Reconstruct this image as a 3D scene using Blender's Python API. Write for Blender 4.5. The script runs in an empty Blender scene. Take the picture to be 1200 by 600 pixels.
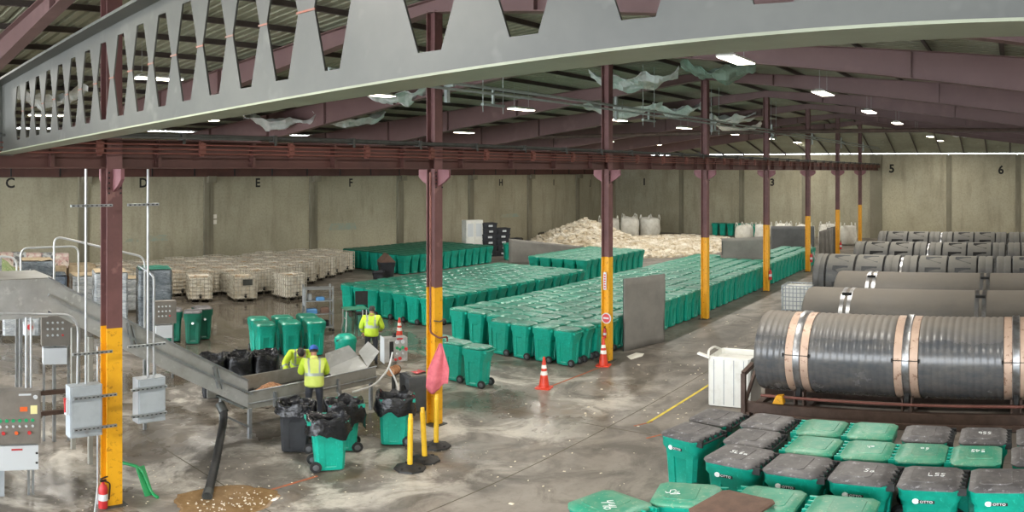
import bpy, bmesh, math, random
from math import sin, cos, tan, pi, radians, hypot, atan2, sqrt
from mathutils import Vector, Matrix, noise as mnoise
random.seed(7)
scene = bpy.context.scene
col = scene.collection

# ------------------------------------------------------------------ camera
# The photograph is a stitched sweep panorama: equirectangular, 906 px per radian,
# horizon at row 200, left edge 14.9 degrees clockwise from +Y.
HC = 5.63
F = 906.33
cam = bpy.data.cameras.new('camera')
cam.type = 'PANO'
cam.panorama_type = 'EQUIRECTANGULAR'
half = 600.0 / F
cam.longitude_min = -half
cam.longitude_max = half
cam.latitude_max = 200.3 / F
cam.latitude_min = -(600.0 - 200.3) / F
cam.clip_start = 0.05
cam.clip_end = 500
camo = bpy.data.objects.new('camera', cam)
col.objects.link(camo)
camo.location = (0, 0, HC)
camo.rotation_euler = (pi / 2, 0, -(radians(14.893) + half))
scene.camera = camo

# ------------------------------------------------------------------ world, exposure
world = bpy.data.worlds.new('world')
scene.world = world
world.use_nodes = True
wn = world.node_tree.nodes
wn['Background'].inputs[0].default_value = (0.90, 0.95, 1.0, 1)
wn['Background'].inputs[1].default_value = 10.5
scene.view_settings.view_transform = 'Standard'
scene.view_settings.look = 'None'
scene.view_settings.gamma = 1.0
scene.view_settings.use_curve_mapping = False
scene.view_settings.exposure = 0.22
LAMP_W = 270.0

# ------------------------------------------------------------------ building numbers (metres)
X0, SP, YR = 4.83, 7.32, 11.30          # first column, bay, column row
XE, YB, XW, YS = 63.6, 36.0, -15.0, -13.4
GRID = [X0 + SP * k for k in range(8)]
def roof_top(y): return 9.36 - .075 * abs(y - YR)
def roof_bot(y): return 9.08 - .125 * abs(y - YR)
def deck_z(x, y):
    z = roof_top(y) + .22
    xa = 55.6
    if x > xa:
        t = min(1, (x - xa) / (XE - xa)); z = z * (1 - t) + 7.1 * t
    return z

# ------------------------------------------------------------------ materials
MATS = {}
def lin(c):
    if isinstance(c, str):
        c = tuple(int(c[i:i + 2], 16) / 255 for i in (0, 2, 4))
        c = tuple(x / 12.92 if x <= .04045 else ((x + .055) / 1.055) ** 2.4 for x in c)
    return (*c[:3], 1)
def newmat(name):
    m = bpy.data.materials.new(name); m.use_nodes = True
    MATS[name] = m
    nt = m.node_tree
    return m, nt, nt.nodes['Principled BSDF']
def ramp(nt, src, a, b, ca=(0, 0, 0, 1), cb=(1, 1, 1, 1)):
    r = nt.nodes.new('ShaderNodeValToRGB')
    r.color_ramp.elements[0].position = a; r.color_ramp.elements[1].position = b
    r.color_ramp.elements[0].color = ca; r.color_ramp.elements[1].color = cb
    nt.links.new(src, r.inputs[0]); return r.outputs[0]
def noise_node(nt, scale, detail=4, rough=.6, vec=None, dist=0):
    n = nt.nodes.new('ShaderNodeTexNoise')
    n.inputs['Scale'].default_value = scale; n.inputs['Detail'].default_value = detail
    n.inputs['Roughness'].default_value = rough; n.inputs['Distortion'].default_value = dist
    if vec is not None: nt.links.new(vec, n.inputs['Vector'])
    return n
def mix(nt, fac, a, b, mode='MIX'):
    n = nt.nodes.new('ShaderNodeMix'); n.data_type = 'RGBA'; n.blend_type = mode
    for s, i in ((fac, 0), (a, 6), (b, 7)):
        if hasattr(s, 'is_linked'): nt.links.new(s, n.inputs[i])
        elif i == 0: n.inputs[0].default_value = s
        else: n.inputs[i].default_value = s
    return n.outputs[2]
def math_node(nt, op, a, b=None, c=None):
    n = nt.nodes.new('ShaderNodeMath'); n.operation = op
    for i, s in enumerate((a, b, c)):
        if s is None: continue
        if hasattr(s, 'is_linked'): nt.links.new(s, n.inputs[i])
        else: n.inputs[i].default_value = s
    return n.outputs[0]
def coords(nt, kind='Object', scale=None):
    t = nt.nodes.new('ShaderNodeTexCoord'); o = t.outputs[kind]
    if scale:
        m = nt.nodes.new('ShaderNodeMapping'); m.inputs['Scale'].default_value = scale
        nt.links.new(o, m.inputs[0]); o = m.outputs[0]
    return o
def position(nt, scale=None):
    o = nt.nodes.new('ShaderNodeNewGeometry').outputs['Position']
    if scale:
        m = nt.nodes.new('ShaderNodeMapping'); m.inputs['Scale'].default_value = scale
        nt.links.new(o, m.inputs[0]); o = m.outputs[0]
    return o
def bump(nt, p, h, strength=.3, dist=.02):
    b = nt.nodes.new('ShaderNodeBump'); b.inputs['Strength'].default_value = strength; b.inputs['Distance'].default_value = dist
    nt.links.new(h, b.inputs['Height']); nt.links.new(b.outputs[0], p.inputs['Normal'])
def mat(name, c, rough=.6, metal=0, c2=None, scale=4, lo=.4, hi=.7, bmp=0, bscale=None, rnd=0, c3=None, s3=20, stretch=None, spec=None, world=False, alpha=None):
    """plain procedural material: colour c with patches of c2 (dirt / wear) and speckle c3"""
    m, nt, p = newmat(name)
    p.inputs['Roughness'].default_value = rough; p.inputs['Metallic'].default_value = metal
    if spec is not None: p.inputs['Specular IOR Level'].default_value = spec
    vec = position(nt, stretch) if world else coords(nt, 'Object', stretch)
    cc = lin(c)
    out = None
    base = cc
    if c2 is not None:
        n = noise_node(nt, scale, 5, .65, vec)
        out = mix(nt, ramp(nt, n.outputs['Fac'], lo, hi), cc, lin(c2)); base = out
    if c3 is not None:
        n3 = noise_node(nt, s3, 3, .7, vec)
        out = mix(nt, ramp(nt, n3.outputs['Fac'], .58, .68), base, lin(c3)); base = out
    if rnd:
        oi = nt.nodes.new('ShaderNodeObjectInfo')
        hsv = nt.nodes.new('ShaderNodeHueSaturation')
        v = nt.nodes.new('ShaderNodeMapRange'); v.inputs['To Min'].default_value = 1 - rnd; v.inputs['To Max'].default_value = 1 + rnd
        nt.links.new(oi.outputs['Random'], v.inputs[0]); nt.links.new(v.outputs[0], hsv.inputs['Value'])
        if out is None: hsv.inputs['Color'].default_value = cc
        else: nt.links.new(out, hsv.inputs['Color'])
        out = hsv.outputs[0]
    if out is None: p.inputs['Base Color'].default_value = cc
    else: nt.links.new(out, p.inputs['Base Color'])
    if bmp:
        nb = noise_node(nt, bscale or scale * 3, 4, .6, vec)
        bump(nt, p, nb.outputs['Fac'], bmp, .03)
    return m
def emit(name, c, s):
    m, nt, p = newmat(name)
    p.inputs['Base Color'].default_value = lin(c)
    p.inputs['Emission Color'].default_value = lin(c); p.inputs['Emission Strength'].default_value = s
    return m

# ------------------------------------------------------------------ mesh helpers
ORD = ['first', 'second', 'third', 'fourth', 'fifth', 'sixth', 'seventh', 'eighth', 'ninth', 'tenth', 'eleventh', 'twelfth', 'thirteenth', 'fourteenth', 'fifteenth', 'sixteenth']
class MB:
    def __init__(s): s.v = []; s.f = []; s.mi = []; s.cur = 0
    def add(s, vs, fs, M=None):
        o = len(s.v)
        s.v += [tuple(M @ Vector(v)) for v in vs] if M is not None else [tuple(v) for v in vs]
        s.f += [tuple(i + o for i in f) for f in fs]; s.mi += [s.cur] * len(fs)
        return s
    def m(s, i): s.cur = i; return s
    def box(s, c, d, M=None):
        x, y, z = c; a, b, h = d[0] / 2, d[1] / 2, d[2] / 2
        vs = [(x + i * a, y + j * b, z + k * h) for k in (-1, 1) for j in (-1, 1) for i in (-1, 1)]
        return s.add(vs, [(0, 2, 3, 1), (4, 5, 7, 6), (0, 1, 5, 4), (2, 6, 7, 3), (0, 4, 6, 2), (1, 3, 7, 5)], M)
    def bb(s, x0, x1, y0, y1, z0, z1, M=None):
        return s.box(((x0 + x1) / 2, (y0 + y1) / 2, (z0 + z1) / 2), (x1 - x0, y1 - y0, z1 - z0), M)
    def loft(s, rings, cap=(True, True), closed=True):
        n = len(rings[0]); vs = [p for r in rings for p in r]; fs = []
        for k in range(len(rings) - 1):
            for i in range(n if closed else n - 1):
                j = (i + 1) % n
                fs.append((k * n + i, k * n + j, (k + 1) * n + j, (k + 1) * n + i))
        if cap[0]: fs.append(tuple(range(n - 1, -1, -1)))
        if cap[1]: fs.append(tuple((len(rings) - 1) * n + i for i in range(n)))
        return s.add(vs, fs)
    def bar(s, p0, p1, w, h=None, up=(0, 0, 1)):
        p0, p1 = Vector(p0), Vector(p1); h = h or w
        t = (p1 - p0).normalized(); u = Vector(up)
        if abs(t.dot(u)) > .98: u = Vector((1, 0, 0))
        a = t.cross(u).normalized(); b = a.cross(t).normalized()
        r = lambda p: [p + a * i * w / 2 + b * j * h / 2 for i, j in ((-1, -1), (1, -1), (1, 1), (-1, 1))]
        return s.loft([r(p0), r(p1)])
    def cyl(s, p0, p1, r0, r1=None, n=12, cap=(True, True)):
        p0, p1 = Vector(p0), Vector(p1); r1 = r0 if r1 is None else r1
        t = (p1 - p0).normalized(); u = Vector((0, 0, 1)) if abs(t.z) < .95 else Vector((1, 0, 0))
        a = t.cross(u).normalized(); b = a.cross(t)
        R = lambda p, r: [p + (a * cos(2 * pi * i / n) + b * sin(2 * pi * i / n)) * r for i in range(n)]
        return s.loft([R(p0, r0), R(p1, r1)], cap)
    def tube(s, pts, r, n=8, cap=True):
        pts = [Vector(p) for p in pts]; rings = []
        prev = None
        for i, p in enumerate(pts):
            t = (pts[min(i + 1, len(pts) - 1)] - pts[max(i - 1, 0)]).normalized()
            if prev is None:
                u = Vector((0, 0, 1)) if abs(t.z) < .95 else Vector((1, 0, 0))
                a = t.cross(u).normalized()
            else:
                a = (prev - t * prev.dot(t)).normalized()
            prev = a; b = a.cross(t)
            rr = r[i] if isinstance(r, (list, tuple)) else r
            rings.append([p + (a * cos(2 * pi * k / n) + b * sin(2 * pi * k / n)) * rr for k in range(n)])
        return s.loft(rings, (cap, cap))
    def lathe(s, prof, n=24, M=None, cap=(True, True)):
        o = len(s.v)
        s.loft([[(r * cos(2 * pi * i / n), r * sin(2 * pi * i / n), z) for i in range(n)] for r, z in prof], cap)
        if M is not None:
            for i in range(o, len(s.v)): s.v[i] = tuple(M @ Vector(s.v[i]))
        return s
    def prism(s, poly, t0, t1, axis='x'):
        g = {'x': lambda a, b, t: (t, a, b), 'y': lambda a, b, t: (a, t, b), 'z': lambda a, b, t: (a, b, t)}[axis]
        return s.loft([[g(a, b, t0) for a, b in poly], [g(a, b, t1) for a, b in poly]])
    def grid(s, nx, ny, fn):
        vs = [fn(i / nx, j / ny) for j in range(ny + 1) for i in range(nx + 1)]
        fs = [(j * (nx + 1) + i, j * (nx + 1) + i + 1, (j + 1) * (nx + 1) + i + 1, (j + 1) * (nx + 1) + i) for j in range(ny) for i in range(nx)]
        return s.add(vs, fs)
    def mesh(s, name, mats, smooth=None, fix=True):
        me = bpy.data.meshes.new(name)
        me.from_pydata(s.v, [], s.f)
        if not isinstance(mats, (list, tuple)): mats = [mats]
        for m in mats: me.materials.append(MATS[m] if isinstance(m, str) else m)
        if len(mats) > 1: me.polygons.foreach_set('material_index', s.mi)
        if fix:
            bm = bmesh.new(); bm.from_mesh(me); bmesh.ops.recalc_face_normals(bm, faces=bm.faces); bm.to_mesh(me); bm.free()
        me.update()
        if smooth is not None:
            me.polygons.foreach_set('use_smooth', [True] * len(me.polygons))
            if smooth < 180: me.set_sharp_from_angle(angle=radians(smooth))
        return me
    def build(s, name, mats, parent=None, smooth=None, fix=True, loc=None, rz=0):
        return link(name, s.mesh(name, mats, smooth, fix), parent, loc, rz)
def link(name, me, parent=None, loc=None, rz=0):
    o = bpy.data.objects.new(name, me); col.objects.link(o)
    if parent is not None: o.parent = parent
    if loc is not None: o.location = loc
    if rz: o.rotation_euler = (0, 0, rz)
    return o
def tag(o, label=None, cat=None, group=None, kind=None):
    if label: o['label'] = label
    if cat: o['category'] = cat
    if group: o['group'] = group
    if kind: o['kind'] = kind
    return o
def thing(name, label, cat, loc=(0, 0, 0), rz=0, group=None, kind=None):
    o = link(name, None, None, loc, rz)
    o.empty_display_size = .2
    return tag(o, label, cat, group, kind)
def dup(root, loc, rz=0, label=None, group=None, scale=None):
    r = root.copy(); col.objects.link(r); r.location = loc; r.rotation_euler = (0, 0, rz)
    if scale: r.scale = scale
    if label: r['label'] = label
    if group: r['group'] = group
    for ch in root.children:
        c = ch.copy(); col.objects.link(c); c.parent = r
        for g in ch.children:
            d = g.copy(); col.objects.link(d); d.parent = c
    return r
def arc(c, r, a0, a1, n, plane):
    """points on an arc; plane = (u, v) unit vectors"""
    u, v = Vector(plane[0]), Vector(plane[1]); c = Vector(c)
    return [c + u * r * cos(a0 + (a1 - a0) * i / n) + v * r * sin(a0 + (a1 - a0) * i / n) for i in range(n + 1)]
def bent(pts, r=.15, n=5):
    """round the corners of a polyline"""
    pts = [Vector(p) for p in pts]; out = [pts[0]]
    for i in range(1, len(pts) - 1):
        a = (pts[i - 1] - pts[i]); b = (pts[i + 1] - pts[i])
        rr = min(r, a.length * .49, b.length * .49)
        p0 = pts[i] + a.normalized() * rr; p1 = pts[i] + b.normalized() * rr
        for k in range(n + 1):
            t = k / n
            out.append((1 - t) ** 2 * p0 + 2 * t * (1 - t) * pts[i] + t * t * p1)
    out.append(pts[-1]); return out
def text(name, s, size, loc, rot, m, parent=None, ext=.002, align='CENTER', bold=0):
    c = bpy.data.curves.new(name, 'FONT'); c.body = s; c.size = size; c.extrude = ext; c.align_x = align; c.align_y = 'CENTER'
    c.resolution_u = 3
    c.materials.append(MATS[m])
    c.offset = bold
    tmp = bpy.data.objects.new(name, c); col.objects.link(tmp)
    me = bpy.data.meshes.new_from_object(tmp.evaluated_get(bpy.context.evaluated_depsgraph_get()))
    bpy.data.objects.remove(tmp); bpy.data.curves.remove(c)
    if not me.materials: me.materials.append(MATS[m])
    o = link(name, me, parent, loc); o.rotation_euler = rot
    return o

# ================================================================== MATERIALS
mat('maroon', '6d4a48', .6, c2='573a39', scale=.9, lo=.45, hi=.7, c3='7d5a56', s3=3, bmp=.05)
mat('rafter', '775c5a', .55, c2='674d4c', scale=.35, lo=.4, hi=.75, c3='7d6260', s3=.6, bmp=.04)
mat('girder', '55352f', .6, c2='412723', scale=.8, lo=.4, hi=.7)
mat('gusset', '7f555a', .6, c2='74484b', scale=3)
mat('yellow', 'e0a51a', .5, c2='cf9414', scale=2.5, lo=.5, hi=.75, c3='b17a12', s3=9)
mat('grey_steel', '50514c', .45, c2='3e403d', scale=.8, lo=.35, hi=.7, c3='585954', s3=2.2, bmp=.03)
mat('olive_steel', '868b76', .4, c2='737863', scale=2, lo=.4, hi=.7)
mat('weld_rust', '8a5546', .8, c2='6f6a62', scale=20)
mat('conduit', 'b9bcbe', .35, .6, c2='9da0a2', scale=4)
mat('pipe_dark', '4a4c49', .5, .3, c2='3a3b39', scale=5)
mat('pipe_rust', '7a4a40', .6, c2='62382f', scale=3)
mat('pipe_pale', 'a5b0ad', .5, .1, c2='8d9896', scale=3)
mat('black', '17181a', .5)
mat('letter', '1b1a18', .8)
mat('deck', '9d9e8a', .55, .0, c2='83846f', scale=.5, lo=.4, hi=.7, c3='a8a894', s3=2)
mat('purlin', '4f4642', .6, c2='3f3634', scale=1.5)
mat('strip_light', 'e9e6da', .5)
def concrete(name, a, b, c, d):
    m, nt, p = newmat(name)
    v = position(nt); vs = position(nt, (1, 1, .16))
    n1 = noise_node(nt, .35, 5, .6, v); n2 = noise_node(nt, 1.6, 6, .7, vs); n3 = noise_node(nt, 9, 5, .7, v); n4 = noise_node(nt, .16, 3, .5, v)
    x = mix(nt, ramp(nt, n1.outputs['Fac'], .35, .68), lin(a), lin(b))
    x = mix(nt, ramp(nt, n2.outputs['Fac'], .5, .78), x, lin(c))
    x = mix(nt, ramp(nt, n4.outputs['Fac'], .52, .75), x, lin(d))
    x = mix(nt, math_node(nt, 'MULTIPLY', ramp(nt, n3.outputs['Fac'], .46, .75), .45), x, lin('6f6a55'))
    nt.links.new(x, p.inputs['Base Color']); p.inputs['Roughness'].default_value = .85
    bump(nt, p, n3.outputs['Fac'], .15, .02)
concrete('wall_concrete', 'aaa58f', '98937d', '857f6c', 'b6b096')
concrete('pilaster', '757160', '8b8674', '5d594b', '676352')
concrete('joint', '544f42', '5f5a4b', '4a4539', '4f4a3d')

def floor_mat():
    m, nt, p = newmat('floor_concrete')
    v = position(nt)
    sx = nt.nodes.new('ShaderNodeSeparateXYZ'); nt.links.new(v, sx.inputs[0])
    X, Y = sx.outputs[0], sx.outputs[1]
    n1 = noise_node(nt, .22, 6, .62, v, .6).outputs['Fac']
    n2 = noise_node(nt, .9, 6, .68, v, .8).outputs['Fac']
    n3 = noise_node(nt, 6, 5, .7, v).outputs['Fac']
    n5 = noise_node(nt, 34, 3, .7, v).outputs['Fac']
    n4 = noise_node(nt, .5, 4, .55, position(nt, (.22, 1.3, 1)), .5).outputs['Fac']   # streaks along the aisle
    c = mix(nt, ramp(nt, n1, .34, .66), lin('746d64'), lin('8d867d'))
    c = mix(nt, math_node(nt, 'MULTIPLY', ramp(nt, n2, .45, .62), .85), c, lin('514c45'))
    c = mix(nt, math_node(nt, 'MULTIPLY', ramp(nt, n4, .47, .60), .65), c, lin('504c47'))
    # pale dried residue in the sorting corner
    def band(s, a, b, soft):
        t = nt.nodes.new('ShaderNodeMapRange'); t.interpolation_type = 'SMOOTHSTEP'
        t.inputs['From Min'].default_value = a - soft; t.inputs['From Max'].default_value = a + soft; nt.links.new(s, t.inputs[0])
        u = nt.nodes.new('ShaderNodeMapRange'); u.interpolation_type = 'SMOOTHSTEP'
        u.inputs['From Min'].default_value = b + soft; u.inputs['From Max'].default_value = b - soft; nt.links.new(s, u.inputs[0])
        return math_node(nt, 'MULTIPLY', t.outputs[0], u.outputs[0])
    corner = math_node(nt, 'MULTIPLY', band(X, -3, 18, 1.2), band(Y, 8.5, 17, 1.2))
    pale = math_node(nt, 'MULTIPLY', corner, ramp(nt, noise_node(nt, .6, 8, .68, v, .9).outputs['Fac'], .48, .60))
    c = mix(nt, math_node(nt, 'MULTIPLY', pale, .9), c, lin('c4beb3'))
    brown = math_node(nt, 'MULTIPLY', corner, ramp(nt, noise_node(nt, .55, 5, .6, v, .9).outputs['Fac'], .53, .68))
    c = mix(nt, math_node(nt, 'MULTIPLY', brown, .55), c, lin('6f5c44'))
    c = mix(nt, math_node(nt, 'MULTIPLY', ramp(nt, n3, .48, .75), .4), c, lin('4f4a42'))
    c = mix(nt, math_node(nt, 'MULTIPLY', ramp(nt, n5, .64, .72), .5), c, lin('a8a193'))
    # wet ground: the hall left of the carts and the sorting corner
    wetzone = math_node(nt, 'MAXIMUM', math_node(nt, 'MULTIPLY', band(X, 2, 24, 2), band(Y, 14.5, 30, 2)),
                        math_node(nt, 'MULTIPLY', corner, .72))
    wn_ = noise_node(nt, .33, 5, .6, v, .5).outputs['Fac']
    wet = math_node(nt, 'MULTIPLY', wetzone, ramp(nt, wn_, .43, .56))
    pool = math_node(nt, 'MULTIPLY', math_node(nt, 'MULTIPLY', band(X, 11.5, 22.5, 1.5), band(Y, 19.5, 27.8, 1.5)), ramp(nt, wn_, .30, .42))
    wet = math_node(nt, 'MAXIMUM', wet, pool)
    c = mix(nt, math_node(nt, 'MULTIPLY', wet, .55), c, lin('453d2e'))
    nt.links.new(c, p.inputs['Base Color'])
    r = nt.nodes.new('ShaderNodeMapRange'); nt.links.new(wet, r.inputs[0])
    r.inputs['To Min'].default_value = .52; r.inputs['To Max'].default_value = .06
    r2 = math_node(nt, 'ADD', r.outputs[0], math_node(nt, 'MULTIPLY', math_node(nt, 'SUBTRACT', n2, .5), .25))
    nt.links.new(r2, p.inputs['Roughness'])
    h = math_node(nt, 'MULTIPLY', math_node(nt, 'SUBTRACT', 1, wet), n3)
    bump(nt, p, h, .18, .02)
floor_mat()

# ================================================================== BUILDING
# floor slab
fl = MB().bb(XW - 12, XE + .5, YS - .5, YB + .5, -.25, 0).build('floor', 'floor_concrete')
tag(fl, 'stained damp concrete floor of the hall', kind='structure')
sj = MB()
for y in (8.2, 17.2, 23.2, 29.2): sj.bb(XW, XE, y - .012, y + .012, -.006, .0015)
for k in range(-1, 8): sj.bb(X0 + SP * k + 2.0 - .012, X0 + SP * k + 2.0 + .012, YS, YB, -.006, .0015)
sj.build('slab_joint', 'joint', fl)['kind'] = 'stuff'

# walls: tilt-up panels between pilasters
wb = thing('wall_back', 'long olive grey concrete back wall of tilt up panels with painted letters', None, kind='structure')
PIL_B = [13.75 + 7.17 * k for k in range(-4, 7)]
edges = [XW] + PIL_B + [XE + .3]
for i in range(len(edges) - 1):
    MB().bb(edges[i] + .02, edges[i + 1] - .02, YB, YB + .2, 0, 7.68).build('wall_panel', 'wall_concrete', wb)
for x in PIL_B:
    m = MB().bb(x - .17, x + .10, YB - .16, YB + .02, 0, 5.9).bb(x + .10, x + .42, YB - .07, YB + .02, 0, 5.9)
    m.bb(x - .05, x + .45, YB - .38, YB + .02, 5.0, 5.35)
    m.build('pilaster', 'pilaster', wb)
# dark eave ledger with hanger plates along the top of the back wall
lg = MB().bb(XW, XE, YB - .30, YB - .1, 5.33, 5.75).build('eave_ledger', 'girder', wb)
for i in range(30):
    MB().bb(XW + 2.5 * i + .0, XW + 2.5 * i + .07, YB - .34, YB - .29, 5.36, 5.75).build('hanger_plate', 'black', lg)
wr = thing('wall_right', 'far olive grey concrete end wall with painted numbers', None, kind='structure')
PIL_R = [29.2, 23.4, 17.7, 11.45, 5.4, -.3, -6.1]
edges = [YB] + PIL_R + [YS]
for i in range(len(edges) - 1):
    MB().bb(XE, XE + .2, edges[i + 1] + .02, edges[i] - .02, 0, 7.04).build('wall_panel', 'wall_concrete', wr)
for y in PIL_R:
    w = .5 if y == 11.45 else .16
    m = MB().bb(XE - .1, XE + .02, y - w, y + w, 0, 6.95)
    if w < .3: m.bb(XE - .02, XE + .03, y - .30, y - w, 0, 6.9)
    m.build('pilaster', 'pilaster', wr)
ws = MB().bb(XW, XE, YS - .2, YS, 0, 7.6).build('wall_front', 'wall_concrete')
tag(ws, 'concrete wall on the aisle side behind the camera', kind='structure')
for ch, px in (('C', 12), ('D', 168), ('E', 302), ('F', 411), ('G', 508), ('H', 587), ('I', 649), ('J', 692)):
    th = radians(14.893) + px / F
    text('wall_letter', ch, .68, (YB * tan(th), YB - .004, 5.63 - YB / cos(th) * tan((213 - 200.3) / F) - .08), (pi / 2, 0, 0), 'letter', wb, bold=.018)
for ch, px, py in (('1', 755, 213.5), ('3', 905, 214), ('5', 1045, 198), ('6', 1173, 199.5)):
    th = radians(14.893) + px / F
    text('wall_number', ch, .95 if ch in '56' else .85, (XE - .004, XE / tan(th), 5.63 - XE / sin(th) * tan((py - 200.3) / F)), (pi / 2, 0, -pi / 2), 'letter', wr, bold=.03)
# wall fittings
for (x, z) in ((YB * tan(radians(14.893) + 251 / F), 3.05), (YB * tan(radians(14.893) + 251 / F), 2.75)):
    MB().bb(x - .13, x + .13, YB - .05, YB, z, z + .22).build('socket_plate', 'strip_light', wb)

mat('faded_paint', '8f9c8f', .85, c2='9d9a84', scale=2.5, lo=.4, hi=.6, world=True)
for (px0, px1, py0, py1) in ((146, 163, 279, 284), (172, 197, 275, 283), (385, 418, 261, 270), (586, 609, 250, 255)):
    q = []
    for px, py in ((px0, py1), (px1, py1 - 1), (px1 - 2, py0), (px0 + 3, py0 + 1)):
        th = radians(14.893) + px / F; q.append((YB * tan(th), 5.63 - YB / cos(th) * tan((py - 200.3) / F)))
    MB().prism(q, YB - .004, YB + .01, 'y').build('paint_patch', 'faded_paint', wb)
# roof
ce = thing('ceiling', 'low pitched steel roof with maroon rafters, dark purlins and ribbed deck', None, kind='structure')
xs = [XW] + [X0 + SP * k for k in range(-2, 7)] + [55.6, XE + .4]
for i in range(len(xs) - 1):
    for (ya, yb_) in ((YS, YR), (YR, YB + .1)):
        m = MB(); nrib = int((xs[i + 1] - xs[i]) / .3); w = (xs[i + 1] - xs[i]) / nrib
        prof = []
        for r in range(nrib):
            x = xs[i] + r * w
            prof += [(x, 0), (x + w * .55, 0), (x + w * .65, .07), (x + w * .9, .07)]
        prof.append((xs[i + 1], 0))
        m.grid(len(prof) - 1, 1, lambda u, v, prof=prof, ya=ya, yb_=yb_: (prof[round(u * (len(prof) - 1))][0], ya + (yb_ - ya) * v,
               deck_z(prof[round(u * (len(prof) - 1))][0], ya + (yb_ - ya) * v) + prof[round(u * (len(prof) - 1))][1]))
        m.build('deck_panel', 'deck', ce, fix=False)
y = YS + .4
pys = []
while y < YB - .2:
    pys.append(y); y += 1.9
for y in pys:
    m = MB(); za = roof_top(y)
    for (xa, xb, z0, z1) in ((XW, 55.6, za, za), (55.6, XE, za, 7.1 - .2)):
        m.bar((xa, y, z0 + .14), (xb, y, z1 + .14), .02, .14)
        m.bar((xa, y + .03, z0 + .205), (xb, y + .03, z1 + .205), .075, .02)
        m.bar((xa, y - .03, z0 + .075), (xb, y - .03, z1 + .075), .075, .02)
    m.build('purlin', 'purlin', ce)
# tapered rafters on the column grid
def rafter(x):
    m = MB(); ys = [YS, YR, YB]
    def pl(xa, xb, lo, hi):
        rings = [[(xa, y, lo(y)), (xb, y, lo(y)), (xb, y, hi(y)), (xa, y, hi(y))] for y in ys]
        m.loft(rings)
    pl(x - .012, x + .012, roof_bot, roof_top)
    pl(x - .15, x + .15, lambda y: roof_bot(y) - .012, lambda y: roof_bot(y) + .012)
    pl(x - .15, x + .15, lambda y: roof_top(y) - .018, roof_top)
    r = m.build('rafter', 'rafter', ce)
    for y in (YS + 2, -5.5, 2.6, 8.6, 14.0, 20.0, 24.0, 28.0, 33):
        MB().bb(x - .14, x + .14, y - .008, y + .008, roof_bot(y) + .02, roof_top(y) - .02).build('stiffener', 'rafter', r)
    return r
for k in range(-2, 8): rafter(X0 + SP * k)
# eave wall strip: thin daylight gap under the deck at the end wall
# (the deck stops 15 cm above the wall head)

# ================================================================== COLUMNS
def column(i, x):
    label = ['nearest steel column, yellow below, carrying two grey switch boxes on the left',
             'second steel column, yellow below, with the pink cloth hanging on it',
             'third steel column, yellow below, beside the traffic cone and round sign',
             'fourth steel column, yellow foot standing at the edge of the cart block',
             'fifth steel column, yellow foot at the far end of the long cart block',
             'sixth steel column, yellow foot beside the grey curtain screen',
             'seventh steel column, thin in the distance before the white bulk bags',
             'farthest steel column, thin yellow foot near the end wall'][i]
    t = thing('steel_column', label, 'column', (x, YR, 0), 0, 'columns of the middle row')
    def hsec(z0, z1, w=.25, d=.25):
        m = MB(); m.bb(-w / 2, w / 2, -d / 2, -d / 2 + .022, z0, z1).bb(-w / 2, w / 2, d / 2 - .022, d / 2, z0, z1).bb(-.012, .012, -d / 2 + .02, d / 2 - .02, z0, z1)
        return m
    HY = HC * .5544
    s = .98 if i else 1.06
    hsec(.0, HY, .25 * s, .25 * s).build('painted_foot', 'yellow', t)
    hsec(HY, roof_bot(YR) + .02, .25 * s, .25 * s).build('shaft', 'maroon', t)
    bp = MB().bb(-.2, .2, -.2, .2, 0, .02)
    bp.build('base_plate', 'pipe_dark', t)
    for sg in (-1, 1):
        g = MB().prism([(sg * .128, 5.66), (sg * .44, 5.66), (sg * .44, 5.50), (sg * .32, 5.40), (sg * .128, 5.30)], -.03, .03, 'x')
        g.build('gusset', 'gusset', t)
    b = MB()
    for sg in (-1, 1):
        for zz in (5.28, 5.36, 5.44, 5.52, 5.6): b.cyl((sg * .10, -.13, zz), (sg * .10, -.15, zz), .016, n=6)
    if i < 4: b.build('bolt', 'black', t)
    return t
COLS = [column(i, x) for i, x in enumerate(GRID)]

# ================================================================== GIRDER along the row with pipes
gd = thing('runway_girder', 'long maroon girder with pipes running along the row of columns', 'girder', (0, YR, 0))
gz = 5.67
MB().bb(XW, XE, -.012, .012, gz + .02, gz + .46).build('web', 'girder', gd)
MB().bb(XW, XE, -.12, .12, gz, gz + .022).build('bottom_flange', 'girder', gd)
MB().bb(XW, XE, -.14, .14, gz + .44, gz + .462).build('top_flange', 'girder', gd)
k = 0; x = XW + .5
stm = MB().bb(-.03, .03, -.135, -.012, gz + .02, gz + .44).mesh('stiffener', 'girder')
brm = MB().bb(-.035, .035, -.20, -.13, gz + .2, gz + .45).bb(-.06, .06, -.215, -.20, gz + .24, gz + .42).mesh('pipe_bracket', 'pipe_rust')
clm = MB().bb(-.03, .03, -.21, -.05, gz + .462, gz + .58).bb(-.025, .025, -.215, -.20, gz + .40, gz + .58).mesh('pipe_clamp', 'pipe_dark')
while x < XE - .4:
    link('stiffener', stm, gd, (x, 0, 0))
    if x > 0:
        link('pipe_bracket', brm, gd, (x + .75, 0, 0)); link('pipe_clamp', clm, gd, (x + .4, 0, 0))
    x += 1.83
MB().cyl((XW, -.13, gz + .525), (XE, -.13, gz + .525), .045, n=10).build('main_pipe', 'pipe_dark', gd, 30)
for z in (.24, .31, .385):
    MB().cyl((XW, -.225, gz + z), (XE, -.225, gz + z), .013, n=6).build('thin_pipe', 'pipe_rust', gd, 30)
MB().bb(XW, 7.4, -.36, -.30, gz + .47, gz + .50).build('cable_tray', 'pipe_dark', gd)

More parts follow.
